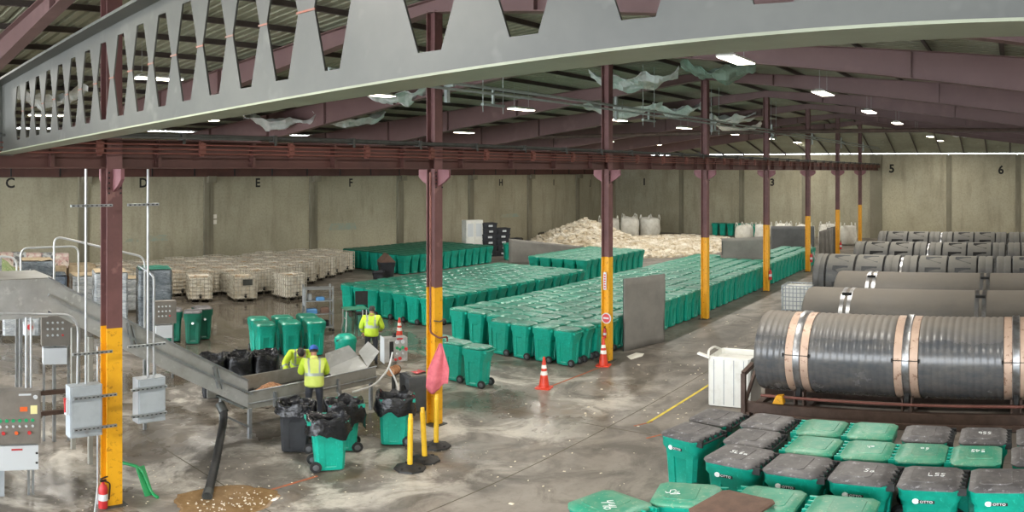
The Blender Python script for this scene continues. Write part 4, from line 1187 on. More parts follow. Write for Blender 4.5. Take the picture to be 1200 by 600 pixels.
pud.loft([[(x, y, .001) for x, y in ring], [(6.45 + (x - 6.45) * .93, 10.55 + (y - 10.55) * .93, .012) for x, y in ring]])
tag(pud.build('sludge_puddle', 'sludge_wet'), 'tan sludge puddle at the mouth of the drain hose', 'puddle', kind='stuff')
mat('pale_bits', 'd9cfba', .8)
bits = MB(); br = random.Random(8)
for k in range(90):
    x, y = 6.55 + br.gauss(0, .40), 10.38 + br.gauss(0, .2); s = br.uniform(.008, .024)
    bits.box((0, 0, 0), (s * 1.5, s, s * .6), Matrix.Translation((x, y, .018)) @ Matrix.Rotation(br.uniform(0, 3), 4, 'Z'))
for k in range(330):   # crumbs over the aisle
    x, y = br.uniform(9, 30), br.uniform(5.5, 10.8); s = br.uniform(.008, .030) * (1.6 if br.random() < .1 else 1)
    if 14.5 < x < 20 or br.random() < .5: bits.box((0, 0, 0), (s * 1.8, s, s * .4), Matrix.Translation((x, y, s * .2)) @ Matrix.Rotation(br.uniform(0, 3), 4, 'Z'))
for k in range(200):
    x, y = br.uniform(4, 11.5), br.uniform(9.2, 12.4); s = br.uniform(.006, .02)
    bits.box((0, 0, 0), (s * 1.5, s, s * .4), Matrix.Translation((x, y, s * .2)) @ Matrix.Rotation(br.uniform(0, 3), 4, 'Z'))
tag(bits.build('floor_crumbs', 'pale_bits'), 'pale crumbs and paper bits scattered on the floor', 'crumbs', kind='stuff')
pp = tag(MB().add([(19.9, 10.75, .004), (20.35, 10.6, .03), (20.75, 10.75, .01), (20.7, 11.0, .02), (20.2, 11.05, .006)], [(0, 1, 2, 3, 4)]).build('paper_sheet', 'strip_light'), 'crumpled paper sheet on the floor before the tall grey board', 'paper')
pp.modifiers.new('s', 'SOLIDIFY').thickness = .006
# painted lines on the floor
mat('line_yellow', 'd8c23e', .7, c2='a99a4a', scale=6); mat('line_orange', 'b0603c', .8, c2='7a5a48', scale=5)
tag(MB().bar((14.8, 7.6, .002), (18.6, 7.62, .002), .07, .004).build('floor_line', 'line_yellow'), 'yellow floor line leading to the white container', 'line')
tag(MB().bar((14.5, 7.75, .002), (14.95, 7.55, .002), .05, .004).build('floor_line', 'line_orange'), 'short orange floor dash at the end of the yellow line', 'line')
tag(MB().bar((13.9, 7.15, .002), (14.25, 6.98, .002), .05, .004).build('floor_line', 'line_orange'), 'short orange floor dash before the bright green cart', 'line')
tag(MB().bar((16.2, 11.1, .002), (19.2, 11.05, .002), .06, .004).build('floor_line', 'line_orange'), 'worn orange floor line between the two traffic cones', 'line')
tag(MB().bar((2.5, 10.3, .002), (8.4, 10.6, .002), .06, .004).build('floor_line', 'line_orange'), 'worn orange floor line across the left foreground', 'line')

# ================================================================== POSTS AND CONES
mat('post_yellow', 'e3b62a', .4, c2='d3a51f', scale=6)
def delineator(x, y, h, label, lean=0):
    t = thing('delineator_post', label, 'post', (x, y, 0), lean)
    n = 8; M0 = [(cos(2 * pi * (i + .5) / n), sin(2 * pi * (i + .5) / n)) for i in range(n)]
    MB().loft([[(a * .30, b * .30, 0) for a, b in M0], [(a * .29, b * .29, .035) for a, b in M0], [(a * .16, b * .16, .065) for a, b in M0], [(a * .09, b * .09, .10) for a, b in M0]]).build('rubber_base', 'black_rubber', t)
    for a in (.6, 2.7, 4.4): MB().box((cos(a) * .21, sin(a) * .21, .052), (.06, .04, .02)).build('grip_slot', 'dark_gap', t)
    tx = .04 * (1 if lean > 0 else -1)
    MB().tube([(0, 0, .06), (tx * .5, 0, h * .5), (tx, 0, h - .09)], .05, 12).build('tube', 'post_yellow', t, 40)
    MB().tube([(tx, 0, h - .09), (tx, 0, h - .07), (tx * 1.05, 0, h)], [.05, .038, .036], 12).build('top_grip', 'post_yellow', t, 40)
delineator(9.87, 9.78, 1.10, 'leftmost of three yellow rubber based posts', .5)
delineator(10.38, 9.90, 1.10, 'middle of three yellow rubber based posts', -.6)
delineator(11.10, 10.28, 1.12, 'rightmost yellow rubber based post beside the column foot', .4)
mat('cone_orange', 'd8442c', .45, c2='c23a26', scale=8); mat('cone_white', 'e9e4dc', .4)
def cone(x, y, label, h=.74):
    t = thing('traffic_cone', label, 'cone', (x, y, 0), .3)
    MB().loft([rr(.40, .40, 0, 0, .05), rr(.40, .40, .025, 0, .05), rr(.34, .34, .035, 0, .05)]).build('base', 'cone_orange', t)
    f = lambda z: .135 - .105 * z / h
    MB().lathe([(f(0), .03), (f(.36), .36)], 20).build('lower_cone', 'cone_orange', t, 40)
    MB().lathe([(f(.36) + .002, .36), (f(.47) + .002, .47)], 20).build('wide_white_collar', 'cone_white', t, 40)
    MB().lathe([(f(.47), .47), (f(.54), .54)], 20).build('middle_cone', 'cone_orange', t, 40)
    MB().lathe([(f(.54) + .002, .54), (f(.63) + .002, .63)], 20).build('narrow_white_collar', 'cone_white', t, 40)
    MB().lathe([(f(.63), .63), (f(h) * .9, h)], 20).build('tip', 'cone_orange', t, 40)
cone(16.04, 11.15, 'orange and white cone standing alone before the cart block', .84)
cone(18.88, 11.08, 'orange and white cone at the foot of the third column', .84)
cone(17.63, 17.95, 'orange cone far behind the button panel between cart groups', .8)

# ================================================================== PINK CLOTH on the second column
mat('pink_cloth', 'd9737c', .8, c2='c25b66', scale=6, bmp=.2)
def cloth_pt(u, v):
    w = .08 + .48 * min(1, v * 1.6) - .08 * max(0, v - .8)
    x = (u - .5) * w + .05 * v * (1 if u > .5 else .3); fold = .05 * sin(u * 9 + v * 2) * min(1, v * 2) + .02 * mnoise.noise((u * 5, v * 6, 2))
    return (x * .8 - .1 * v, -.04 + fold - .03 * v, -v * (1.0 + .12 * sin(u * 5)))
pk = tag(MB().grid(18, 22, cloth_pt).build('hanging_cloth', 'pink_cloth', smooth=180, loc=(GRID[1] - .06, YR - .23, 1.92), rz=-.82), 'pink cloth hanging from the second yellow column', 'cloth')
pk.modifiers.new('s', 'SOLIDIFY').thickness = .012
conduit([(GRID[1] - .19, YR - .06, 5.6), (GRID[1] - .19, YR - .06, 2.15), (GRID[1] - .05, YR - .19, 2.02), (GRID[1] + .2, YR - .19, 2.02), (GRID[1] + .2, YR - .19, 1.9)], 'rust coloured pipe running down the second column', .022, 'pipe_rust', .06)
chn = tag(MB().tube([(GRID[1] - .18, YR - .16, 2.42), (GRID[1] - .02, YR - .17, 2.38), (GRID[1] + .17, YR - .17, 2.40), (GRID[1] + .17, YR + .16, 2.42)], .014, 6).build('chain', 'pipe_dark', smooth=40), 'dark chain wrapped round the second column', 'chain')

# ================================================================== RACK, TABLE, STACKS
rk = thing('rack_trolley', 'pale metal rack trolley with bottles and folded blue items', 'trolley', (16.75, 21.1, 0), -.5)
for x in (-.48, .48):
    for y in (-.28, .28):
        MB().bb(x - .025, x + .025, y - .025, y + .025, .10, 1.62).build('upright', 'galv', rk)
        MB().cyl((x, y - .02, .05), (x, y + .02, .05), .05, n=10).build('castor', 'black', rk)
for z in (.14, .62, 1.08, 1.50):
    MB().bb(-.5, .5, -.3, .3, z, z + .03).build('shelf', 'galv', rk)
MB().bb(-.5, -.48, -.28, .28, .9, 1.5).build('side_mesh', 'panel_grey', rk)
its = [(-.25, -.1, .65, .4, .25, .16, 'blue_item', 'blue folded pack on the trolley shelf'), (.22, -.1, .65, .3, .2, .20, 'brown_board', 'brown carton on the middle trolley shelf'),
       (.05, -.15, 1.11, .30, .2, .12, 'blue_item', 'blue roll on the upper trolley shelf'), (-.3, 0, 1.11, .15, .15, .22, 'panel_white', 'white bottle on the upper trolley shelf'),
       (-.1, -.05, .17, .6, .35, .12, 'panel_white', 'white folded sheet on the lowest trolley shelf'), (.25, .0, .17, .25, .25, .2, 'black_bag', 'black pack on the lowest trolley shelf')]
ca, sa = cos(-.5), sin(-.5)
for (x, y, z, w, d, h, m_, lb) in its:
    o = MB().loft([rr(w, d, 0, 0, .03), rr(w, d, h * .8, 0, .03), rr(w * .8, d * .8, h, 0, .03)]).build('trolley_item', m_, loc=(16.75 + x * ca - y * sa, 21.1 + x * sa + y * ca, z), rz=-.5)
    tag(o, lb, 'item', 'items on the rack trolley')
tb = thing('folding_table', 'small folding table with green top and white bent legs beside the trolley', 'table', (17.75, 20.3, 0), -.45)
MB().bb(-.42, .42, -.30, .30, .78, .81).build('top', 'lid_dusty', tb)
for sx in (-1, 1):
    MB().tube(bent([(sx * .36, -.25, .78), (sx * .36, -.22, .30), (sx * .40, -.30, .0)], .1), .02, 7).build('leg', 'pipe_white', tb, 60)
    MB().tube(bent([(sx * .36, .25, .78), (sx * .36, .22, .30), (sx * .40, .30, .0)], .1), .02, 7).build('leg', 'pipe_white', tb, 60)
    MB().cyl((sx * .36, -.24, .45), (sx * .36, .24, .45), .014, n=6).build('stretcher', 'pipe_white', tb)
ck = thing('black_chair', 'black backed chair standing behind the folding table', 'chair', (18.6, 20.9, 0), -.6)
MB().bb(-.23, .23, -.05, .0, .75, 1.25).build('backrest', 'black_rubber', ck); MB().bb(-.23, .23, -.45, .0, .44, .50).build('seat', 'black_rubber', ck)
for sx in (-1, 1):
    for y in (-.42, -.02): MB().bb(sx * .21 - .015, sx * .21 + .015, y - .015, y + .015, 0, .75 if y > -.1 else .45).build('leg', 'black', ck)

# shrink-wrapped stacks on the left
def wrap_mat(name, a, b):
    m, nt, p = newmat(name)
    v = coords(nt, 'Object', (1, 1, 3.0)); n = noise_node(nt, 3.5, 6, .75, v, 1.2).outputs['Fac']
    n2 = noise_node(nt, 1.2, 3, .6, coords(nt, 'Object')).outputs['Fac']
    c = mix(nt, ramp(nt, n, .35, .65), lin(a), lin(b)); c = mix(nt, ramp(nt, n2, .5, .7), c, lin('7b8184'))
    nt.links.new(c, p.inputs['Base Color']); p.inputs['Roughness'].default_value = .25
    bump(nt, p, n, .5, .04)
wrap_mat('wrap_pale', 'b9bcbb', '80868a'); wrap_mat('wrap_dark', '6d7376', '3c4348'); wrap_mat('wrap_blue', '4d5a68', '30383f')
mat('carton', '9c7a57', .8, c2='7e6044', scale=4); mat('carton_pale', 'b9a88c', .8, c2='94836a', scale=5)
def stack(x, y, w, d, h, m_, label, rz, top='carton_pale', lay=4):
    t = thing('wrapped_pallet', label, 'pallet', (x, y, 0), rz, 'wrapped pallet stacks')
    for k in range(3): MB().bb(-w / 2, w / 2, -d / 2 + k * (d / 2 - .06), -d / 2 + k * (d / 2 - .06) + .12, 0, .12).build('pallet_skid', 'pallet_dark', t)
    hh = (h - .14) / lay
    for k in range(lay):
        o = .015 * ((k * 7) % 3 - 1)
        MB().loft([rr(w - .03, d - .03, .13 + k * hh, 0, .05), rr(w, d, .13 + k * hh + .03, 0, .07, .008), rr(w + o, d + o, .13 + (k + .5) * hh, 0, .07, .012), rr(w, d, .13 + (k + 1) * hh - .03, 0, .07, .008), rr(w - .03, d - .03, .13 + (k + 1) * hh, 0, .05)]).build('wrapped_layer', m_, t, 40)
    MB().grid(8, 8, lambda u, v: ((u - .5) * w * .95, (v - .5) * d * .95, h + .03 + .05 * mnoise.noise((u * 4 + x, v * 4, 3)))).build('top_sheet', top, t, 180)
stack(11.85, 24.0, 1.15, 1.15, 2.25, 'wrap_dark', 'dark grey wrapped pallet stack right of the nearest column', -.35, 'lid_green')
stack(10.45, 24.6, 1.15, 1.15, 2.15, 'wrap_pale', 'pale wrapped pallet stack directly behind the nearest column', -.3)
stack(8.55, 25.2, 1.0, 1.1, 2.05, 'wrap_blue', 'blue grey wrapped pallet stack left of the nearest column', -.3, 'wrap_blue')
stack(7.35, 24.9, 1.25, 1.15, 2.1, 'wrap_pale', 'pale wrapped stack of flattened boxes behind the handrail', -.25, 'carton', 7)
stack(5.7, 26.0, 1.25, 1.15, 2.25, 'wrap_pale', 'pale wrapped stack behind the conveyor head', -.25, 'carton', 5)
stack(7.0, 28.6, 1.25, 1.15, 2.4, 'wrap_pale', 'pale wrapped stack in the second rank behind the handrail', -.2, 'carton', 5)
stack(9.0, 28.4, 1.25, 1.15, 2.2, 'wrap_dark', 'grey wrapped stack in the second rank', -.2, 'carton_pale', 5)
stack(11.0, 28.2, 1.25, 1.15, 1.55, 'wrap_pale', 'low pale wrapped stack in the second rank', -.2, 'carton_pale', 4)
stack(12.9, 28.0, 1.2, 1.1, 1.35, 'wrap_pale', 'low pale wrapped stack beside the caged totes', -.2, 'carton_pale', 4)
# printed cartons leaning on the heap at the far left
mat('print_pale', 'bfc3c4', .6, c2='6c6f74', scale=5, lo=.45, hi=.55, c3='c98a8a', s3=3)
mat('print_pink', 'b98f8c', .6, c2='d9d2c8', scale=4, lo=.4, hi=.6, c3='7d6f6a', s3=7)
fr = random.Random(2)
for k in range(7):
    x, y = 8.2 + .70 * k * .9 - .9, 31.5 + .1 * (k % 2); z = 2.62 - .06 * k
    o = MB().loft([rr(.66, .5, 0, 0, .02), rr(.66, .5, .62, 0, .02)]).build('printed_carton', 'print_pale' if k % 2 else 'print_pink', loc=(x, y, z * .0 + 1.62 - .03 * k + (0)), rz=-.2 + .1 * (k % 3))
    tag(o, ['pale', 'pinkish'][k % 2 == 0] + f' printed carton, {ORD[k]} from the left on the far left heap', 'carton', 'printed cartons of the far left heap')
for k in range(4):
    o = thing('carton_pallet', ['first', 'second', 'third', 'fourth'][k] + ' pallet of brown cartons under the printed cartons, from the left', 'pallet', (7.9 + k * 1.35, 31.5, 0), -.1)
    for z in range(3): MB().loft([rr(1.2, 1.1, .14 + z * .48, 0, .03), rr(1.2, 1.1, .14 + z * .48 + .46, 0, .03)]).build('carton_layer', 'carton' if z % 2 else 'carton_pale', o)
    MB().bb(-.6, .6, -.55, .55, 0, .13).build('pallet_base', 'pallet_dark', o)
mat('tarp_green', 'a9b48c', .6, c2='7f9a62', scale=3, lo=.4, hi=.6, c3='d8d9b0', s3=6, bmp=.3)
def tarp(u, v):
    x = (u - .5) * 3.2; y = (v - .5) * 2.4
    h = max(0, 1 - abs(u - .35) * 1.35) * max(0, 1 - abs(v - .5) * 1.5)
    return (9.2 + x, 27.0 + y, .9 + 2.0 * h + .22 * mnoise.noise((u * 5, v * 5, 8)) + .12 * mnoise.noise((u * 12, v * 12, 3)))
tp = thing('tarp_heap', 'pale green tarpaulin heap peaking behind the handrail', 'tarp', (0, 0, 0))
tpm = MB().grid(26, 20, lambda u, v: tuple(a + b for a, b in zip(tarp(u, v), (-1.45, 3.2, 0)))).build('tarp_sheet', 'tarp_green', tp, 180)
tpm.modifiers.new('s', 'SOLIDIFY').thickness = .02
for k in range(3): MB().loft([rr(1.1, 1.6, 0, 0, .05), rr(1.1, 1.6, 1.0, 0, .05)]).build('covered_crate', 'carton', tp, loc=(6.7 + k * 1.15, 30.2, 0))

# ================================================================== WHITE CABINET AND BLACK CRATES at the back
wcab = thing('white_locker', 'white two door locker standing among black crates by the back wall', 'locker', (38.7, 32.6, 0), -.45)
MB().bb(-.6, .6, -.35, .35, .08, 2.42).build('carcass', 'tote_white', wcab)
for sx in (-1, 1):
    d = MB().bb(sx * .3 - .285, sx * .3 + .285, -.375, -.35, .30, 2.36).build('door', 'tote_white', wcab)
    MB().bb(sx * .3 - .2, sx * .3 + .2, -.385, -.375, 1.35, 2.2).build('door_panel', 'panel_white', d)
    MB().bb(sx * .3 - .2, sx * .3 + .2, -.382, -.37, .12, .26).build('foot_slot', 'black', wcab)
mat('crate_black', '23252a', .5, c2='2e3137', scale=4)
crm = MB(); 
crm.loft([rr(.95, .75, 0, 0, .05), rr(1.0, .8, .30, 0, .05), rr(1.04, .84, .31, 0, .05), rr(1.04, .84, .36, 0, .05), rr(.92, .72, .365, 0, .05), rr(.88, .68, .08, 0, .05)])
crm = crm.mesh('crate_shell', 'crate_black', 40); crl = MB().bb(-.14, .14, -.43, -.42, .12, .24).mesh('crate_label', 'panel_white')
for s, (x, y, n) in enumerate(((39.6, 32.0, 6), (40.5, 31.6, 5), (41.3, 31.3, 3))):
    for k in range(n):
        t = thing('black_crate', f'black crate, ' + ('topmost' if k == n - 1 else 'lowest' if k == 0 else ORD[k] + ' from the floor') + ' in the ' + ['tall stack touching the white locker', 'middle stack beside the white locker', 'low stack beside the white locker'][s], 'crate', (x, y, k * .37), -.5 + .08 * ((k * 5) % 3 - 1), 'black crates by the locker')
        link('crate_shell', crm, t); link('crate_label', crl, t)
# dark bin with propped lid in front of the far block
bk = add_cart(SM, (26.2, 27.6, 0), 2.6, 'black bin with propped brown lid beside the caged totes', None, None, 'body_k', 2); bk.scale = (1.3, 1.3, 1.1)
MB().prism([(-.3, 1.05), (0, 1.42), (.3, 1.05)], -.34, .34, 'y').build('propped_lid', 'brown_board', bk)
bk2 = add_cart(SM, (25.3, 27.2, 0), 2.4, 'low black bin at the corner of the caged totes', None, None, 'body_k', 2); bk2.scale = (1, 1, .75)
# junk by the back wall
jr = random.Random(21)
for k in range(12):
    x = 44 + k * .95; w = jr.uniform(.5, 1.1); h = jr.uniform(.3, 1.0)
    o = MB().loft([rr(w, .6, 0, 0, .04), rr(w, .6, h * .9, 0, .04), rr(w * .85, .5, h, 0, .04)]).build('scrap_crate', ['crate_black', 'carton', 'pallet_dark', 'cart_dark'][k % 4], loc=(x, 34.6 - .1 * (k % 3), 0), rz=jr.uniform(-.4, .4))
    tag(o, ['black', 'brown', 'dark wooden', 'dark green'][k % 4] + f' scrap crate against the back wall, number {["one","two","three"][k//4]} of its colour from the left', 'crate', 'scrap crates at the back wall')

# ================================================================== GREY BOARDS
mat('grey_board', '7d7a73', .75, c2='6d6a64', scale=1.2, lo=.4, hi=.7, bmp=.12, bscale=3)
mat('grey_board_dark', '5b5c5c', .7, c2='4a4b4b', scale=1.2, bmp=.1, bscale=3)
def board(p0, p1, zt0, zt1, label, m_='grey_board', zb=0.0, sag=.05, name='grey_board', folds=0):
    t = thing(name, label, 'board', (p0[0], p0[1], 0))
    dx, dy = p1[0] - p0[0], p1[1] - p0[1]; L = hypot(dx, dy); nx_, ny_ = -dy / L, dx / L
    def fn(u, v, o=0):
        h = zt0 + (zt1 - zt0) * u
        w = sag * mnoise.noise((u * 2.5 + p0[0], v * 2, 1)) + folds * sin(u * 22)
        return (dx * u + nx_ * (w + o), dy * u + ny_ * (w + o), zb + (h - zb) * v)
    s = MB().grid(20, 10, fn).build('sheet', m_, t, 180); s.modifiers.new('s', 'SOLIDIFY').thickness = .03
    for u in (0.01, .99):
        a, b = fn(u, 0, .04), fn(u, 1, .04); MB().bar((a[0], a[1], 0), b, .04).build('edge_post', 'pipe_dark', t)
    return t
board((20.75, 11.42), (22.55, 10.92), 2.30, 2.28, 'tall grey board standing before the cart block at the third column')
board((37.0, 28.3), (39.7, 24.7), 1.55, 1.05, 'slanted grey board behind the middle cart block')
board((38.0, 15.1), (38.0, 12.4), 2.05, 2.25, 'grey board standing inside the long cart block by the fifth column', sag=.08)
board((46.2, 15.0), (46.2, 12.2), 2.15, 2.2, 'darker grey board behind the end of the long cart block', 'grey_board_dark', sag=.08)
board((47.9, 12.3), (48.3, 11.5), 1.75, 2.0, 'narrow grey curtain screen beside the sixth column', 'grey_board', folds=.05, name='curtain_screen')
board((50.0, 12.3), (50.6, 11.6), 1.8, 2.0, 'narrow dark curtain screen behind the sixth column', 'grey_board_dark', folds=.05, name='curtain_screen')
tag(MB().cyl((44.2, 11.5, 0), (43.6, 11.9, 1.75), .05, n=8).build('white_pole', 'pipe_white', smooth=40), 'white pole leaning by the sixth column', 'pole')

# ================================================================== BULK BAGS AND WASTE PILE
mat('bulk_white', 'd5d4cc', .75, c2='bcbab0', scale=2.5, bmp=.25, bscale=4)
def bulk_bag(x, y, h, label, seed, w=1.05):
    t = thing('bulk_bag', label, 'bulk bag', (x, y, 0), seed * .7)
    m = MB(); n = 24; rings = []
    for k, (f, z) in enumerate(((.80, 0), (.97, .12), (1.03, .4), (1.0, .75), (.95, .92), (.8, 1.0), (.35, 1.03))):
        r = []
        for i in range(n):
            a = 2 * pi * i / n; q = (abs(cos(a)) ** 4 + abs(sin(a)) ** 4) ** -.25
            p = 1 + .10 * mnoise.noise((cos(a) * 1.5 + seed, sin(a) * 1.5, z * 3)) + .05 * mnoise.noise((cos(a) * 5 + seed, sin(a) * 5, z * 6))
            r.append((cos(a) * q * w / 2 * f * p, sin(a) * q * w / 2 * f * p, z * h * .82 + .10 * h * mnoise.noise((cos(a) * 2 + seed, sin(a) * 2, 4)) * (k > 3)))
        rings.append(r)
    m.loft(rings); m.build('sack', 'bulk_white', t, 60)
    for sx, sy in ((-1, -1), (1, -1), (1, 1), (-1, 1)):
        MB().tube(bent([(sx * w * .42, sy * w * .40, h * .76), (sx * w * .36, sy * w * .36, h * 1.02), (sx * w * .22, sy * w * .40, h * .78)], .2), .035, 6).build('lifting_loop', 'bulk_white', t, 60)
for k, (x, y, h) in enumerate(((55.2, 31.9, 2.0), (56.6, 30.7, 2.1), (58.0, 29.5, 2.0))):
    bulk_bag(x, y, h, ['left', 'middle', 'right'][k] + ' white bulk bag behind the pale waste pile', k * 3.1, 1.5)
for k, (x, y, h) in enumerate(((57.5, 20.9, 1.6), (57.6, 19.3, 1.65), (57.7, 17.7, 1.75), (57.8, 16.1, 1.65))):
    bulk_bag(x, y, h, ['first', 'second', 'third', 'fourth'][k] + ' white bulk bag from the left behind the grey boards', k * 2.3 + 20, 1.25)
for k, (x, y, h) in enumerate(((53.0, 14.6, 1.75), (53.3, 13.05, 1.85), (57.2, 14.0, 1.8), (57.4, 12.5, 1.75))):
    bulk_bag(x, y, h, ['left bulk bag of the pair beside the sixth column', 'right bulk bag of the pair beside the sixth column', 'left bulk bag of the pair between the last two columns', 'right bulk bag of the pair between the last two columns'][k], k * 1.9 + 40, 1.15)
mat('waste_pale', 'd6ccb8', .85, c2='b5a489', scale=3, lo=.4, hi=.65, c3='e6dfcf', s3=8)
mat('waste_chip', 'e6e0d2', .85, c2='c4b69c', scale=1.5, lo=.4, hi=.6, world=True)
def pile_h(x, y):
    a = max(0, 1 - hypot((x - 50.3) / 5.0, (y - 31.2) / 4.2)); b = max(0, 1 - hypot((x - 51.8) / 9.0, (y - 25.8) / 6.3))
    return max(1.9 * a ** .85, .42 * b ** .7) + (.12 * mnoise.noise((x * 1.3, y * 1.3, 0)) if a + b > 0 else 0)
wp = MB().grid(60, 50, lambda u, v: (42 + 20 * u, 19 + 16.5 * v, pile_h(42 + 20 * u, 19 + 16.5 * v) - .02))
wpo = tag(wp.build('waste_pile', 'waste_pale', smooth=180), 'broad pale heap of shredded waste before the far corner', 'waste', kind='stuff')
cp_ = MB(); wr_ = random.Random(9); cnt = 0
while cnt < 5200:
    x, y = wr_.uniform(42.5, 60.5), wr_.uniform(19.2, 34.5); h = pile_h(x, y)
    if h < .03: continue
    cnt += 1; s = wr_.uniform(.12, .42)
    cp_.box((0, 0, 0), (s, s * wr_.uniform(.4, 1), s * .35), Matrix.Translation((x, y, h + .02)) @ Matrix.Rotation(wr_.uniform(0, 3), 4, 'Z') @ Matrix.Rotation(wr_.uniform(-.9, .9), 4, 'X'))
cpo = cp_.build('waste_chips', 'waste_chip', wpo, fix=False); cpo['kind'] = 'stuff'

# ================================================================== ROOF FITTINGS
mat('foil', 'e6e8e8', .4, .3, c2='c6cecd', scale=3, bmp=.4, bscale=5)
mat('foil_green', '8fa89a', .45, .4, c2='7d9689', scale=2, bmp=.3, bscale=4)
def foil(x, y, z, w, d, label, m_='foil', seed=0, rz=0, sag=.5):
    def fn(u, v):
        s = -sag * (1 - (2 * u - 1) ** 2) * (.6 + .4 * v)
        return ((u - .5) * w, (v - .5) * d, s + .32 * mnoise.noise((u * 4 + seed, v * 3, 0)) + .16 * mnoise.noise((u * 9, v * 8 + seed, 5)))
    o = MB().grid(22, 14, fn).build('insulation_sheet', m_, loc=(x, y, z), rz=rz)
    o.modifiers.new('s', 'SOLIDIFY').thickness = .01
    return tag(o, label, 'insulation', 'loose roof insulation sheets')
foil(23.6, 12.6, 9.0, 3.0, 2.6, 'crumpled silver insulation sheet hanging beside the third column top', 'foil', 1, -1.1)
foil(23.2, 9.3, 9.05, 2.4, 1.8, 'pale green insulation sheet sagging over the fourth column top', 'foil_green', 3, -1.2, .4)
foil(31.5, 17.5, 8.75, 3.6, 2.6, 'crumpled silver insulation sheet hanging in the middle bay', 'foil', 6, -1.0)
foil(33.0, 15.3, 8.75, 2.4, 1.8, 'silver insulation sheet next to the middle bay sheet', 'foil', 9, -1.0)
foil(18.8, 26.3, 7.95, 3.0, 2.0, 'silver insulation sheet left of two under the near beam flange', 'foil', 12, -.6)
foil(21.2, 24.6, 8.05, 3.0, 2.0, 'silver insulation sheet right of two under the near beam flange', 'foil', 15, -.7)
foil(18.9, 19.3, 8.55, 2.6, 1.8, 'silver insulation sheet behind the second column top', 'foil', 18, -.8)
foil(41.0, 15.8, 8.9, 3.0, 2.0, 'far silver insulation sheet above the fifth column', 'foil', 22, -1.2)
foil(47.0, 17.5, 8.7, 3.0, 2.0, 'farthest silver insulation sheet above the grey boards', 'foil', 25, -1.2)
foil(57.5, 3.2, 8.5, 3.2, 2.2, 'silver insulation sheet hanging over the end wall numbers', 'foil', 28, -1.4, .3)
foil(8.2, 24.5, 8.35, 2.5, 2.0, 'silver insulation sheet in the upper left corner', 'foil', 31, -.3)
# pipes under the roof
def rpipe(p0, p1, r, m_, label): return tag(MB().cyl(p0, p1, r, n=8).build('roof_pipe', m_, smooth=40), label, 'pipe')
rpipe((9, YR - .28, 7.52), (XE - .2, YR - .28, 7.52), .035, 'pipe_pale', 'upper of two pale pipes running along the column tops')
rpipe((9, YR - .36, 7.38), (XE - .2, YR - .36, 7.38), .028, 'pipe_pale', 'lower of two pale pipes running along the column tops')
rpipe((34.3, -6, 7.45), (34.3, 26, 7.45), .09, 'frame_brown', 'dark brown pipe crossing the hall below the rafters')
rpipe((40.0, -8, 7.70), (40.0, 14, 7.70), .06, 'pipe_pale', 'pale pipe crossing the hall before the end wall')
for k in range(1, 8):
    t = thing('pipe_bracket', f'white pipe bracket on the {["second","third","fourth","fifth","sixth","seventh","farthest"][k-1]} column', 'bracket', (GRID[k] + .18, YR - .2, 7.45), 0)
    MB().bb(-.05, .05, -.04, .04, -.35, .35).build('plate', 'pipe_pale', t)
    MB().bb(-.04, .04, -.2, -.04, -.02, .03).build('arm', 'pipe_pale', t)
wk = 0
for (x, y) in ((15.8, 12.6), (23.5, 12.0), (30.5, 12.4), (38.0, 12.2)):
    t = thing('hanging_tray', ['nearest', 'second', 'third', 'farthest'][wk] + ' pale unistrut tray hung on rods under the ridge', 'tray', (x, y, 7.35), 0); wk += 1
    MB().bb(-.45, .45, -.05, .05, -.03, .03).build('tray', 'pipe_pale', t)
    for sx in (-1, 1): MB().cyl((sx * .42, 0, -.2), (sx * .42, 0, 1.9), .012, n=6).build('rod', 'pipe_pale', t)
    MB().bb(-.03, .03, -.03, .03, .0, .4).build('clip', 'pipe_pale', t)

# ================================================================== WORKERS
mat('hivis', 'c3dc3a', .7, c2='b0cf2c', scale=5, bmp=.25, bscale=9)
mat('hivis_pale', 'd3dd74', .7, c2='c3d45a', scale=5, bmp=.25, bscale=9)
mat('reflective', '9aa39a', .35, .2)
mat('trousers', '3d4048', .85, c2='2f3239', scale=6, bmp=.2, bscale=8)
mat('skin', 'b98468', .6); mat('boots', '2a2624', .6); mat('hair', '1d1815', .6, c2='2c2420', scale=20)
mat('cap_blue', '2f62b5', .7, c2='2753a0', scale=8); mat('glove_teal', '1aa193', .5); mat('glove_dark', '35383a', .7)
def skinned(name, chains, mats, sub=2, assign=None, parent=None):
    """chains: lists of (point, radius or (rx, ry)); the first point of a chain may repeat an earlier point to branch there"""
    V = []; R = []; E_ = []; idx = {}
    for ch in chains:
        prev = None
        for p, r in ch:
            k = tuple(round(c, 4) for c in p)
            if k not in idx: idx[k] = len(V); V.append(p); R.append(r if isinstance(r, tuple) else (r, r))
            i = idx[k]
            if prev is not None: E_.append((prev, i))
            prev = i
    me = bpy.data.meshes.new(name); me.from_pydata(V, E_, []); me.update()
    o = bpy.data.objects.new(name, me); col.objects.link(o)
    o.modifiers.new('skin', 'SKIN'); sd = o.modifiers.new('sub', 'SUBSURF'); sd.levels = sub; sd.render_levels = sub
    sv = me.skin_vertices[0].data
    for i, r in enumerate(R): sv[i].radius = r; sv[i].use_root = i == 0
    dg = bpy.context.evaluated_depsgraph_get(); dg.update()
    nm = bpy.data.meshes.new_from_object(o.evaluated_get(dg))
    bpy.data.objects.remove(o); bpy.data.meshes.remove(me)
    nm.materials.clear()
    for m in mats: nm.materials.append(MATS[m])
    if assign:
        for p in nm.polygons: p.material_index = assign(p.center)
    nm.polygons.foreach_set('use_smooth', [True] * len(nm.polygons))
    return link(name, nm, parent)
def lerp(a, b, t): return tuple(x + (y - x) * t for x, y in zip(a, b))
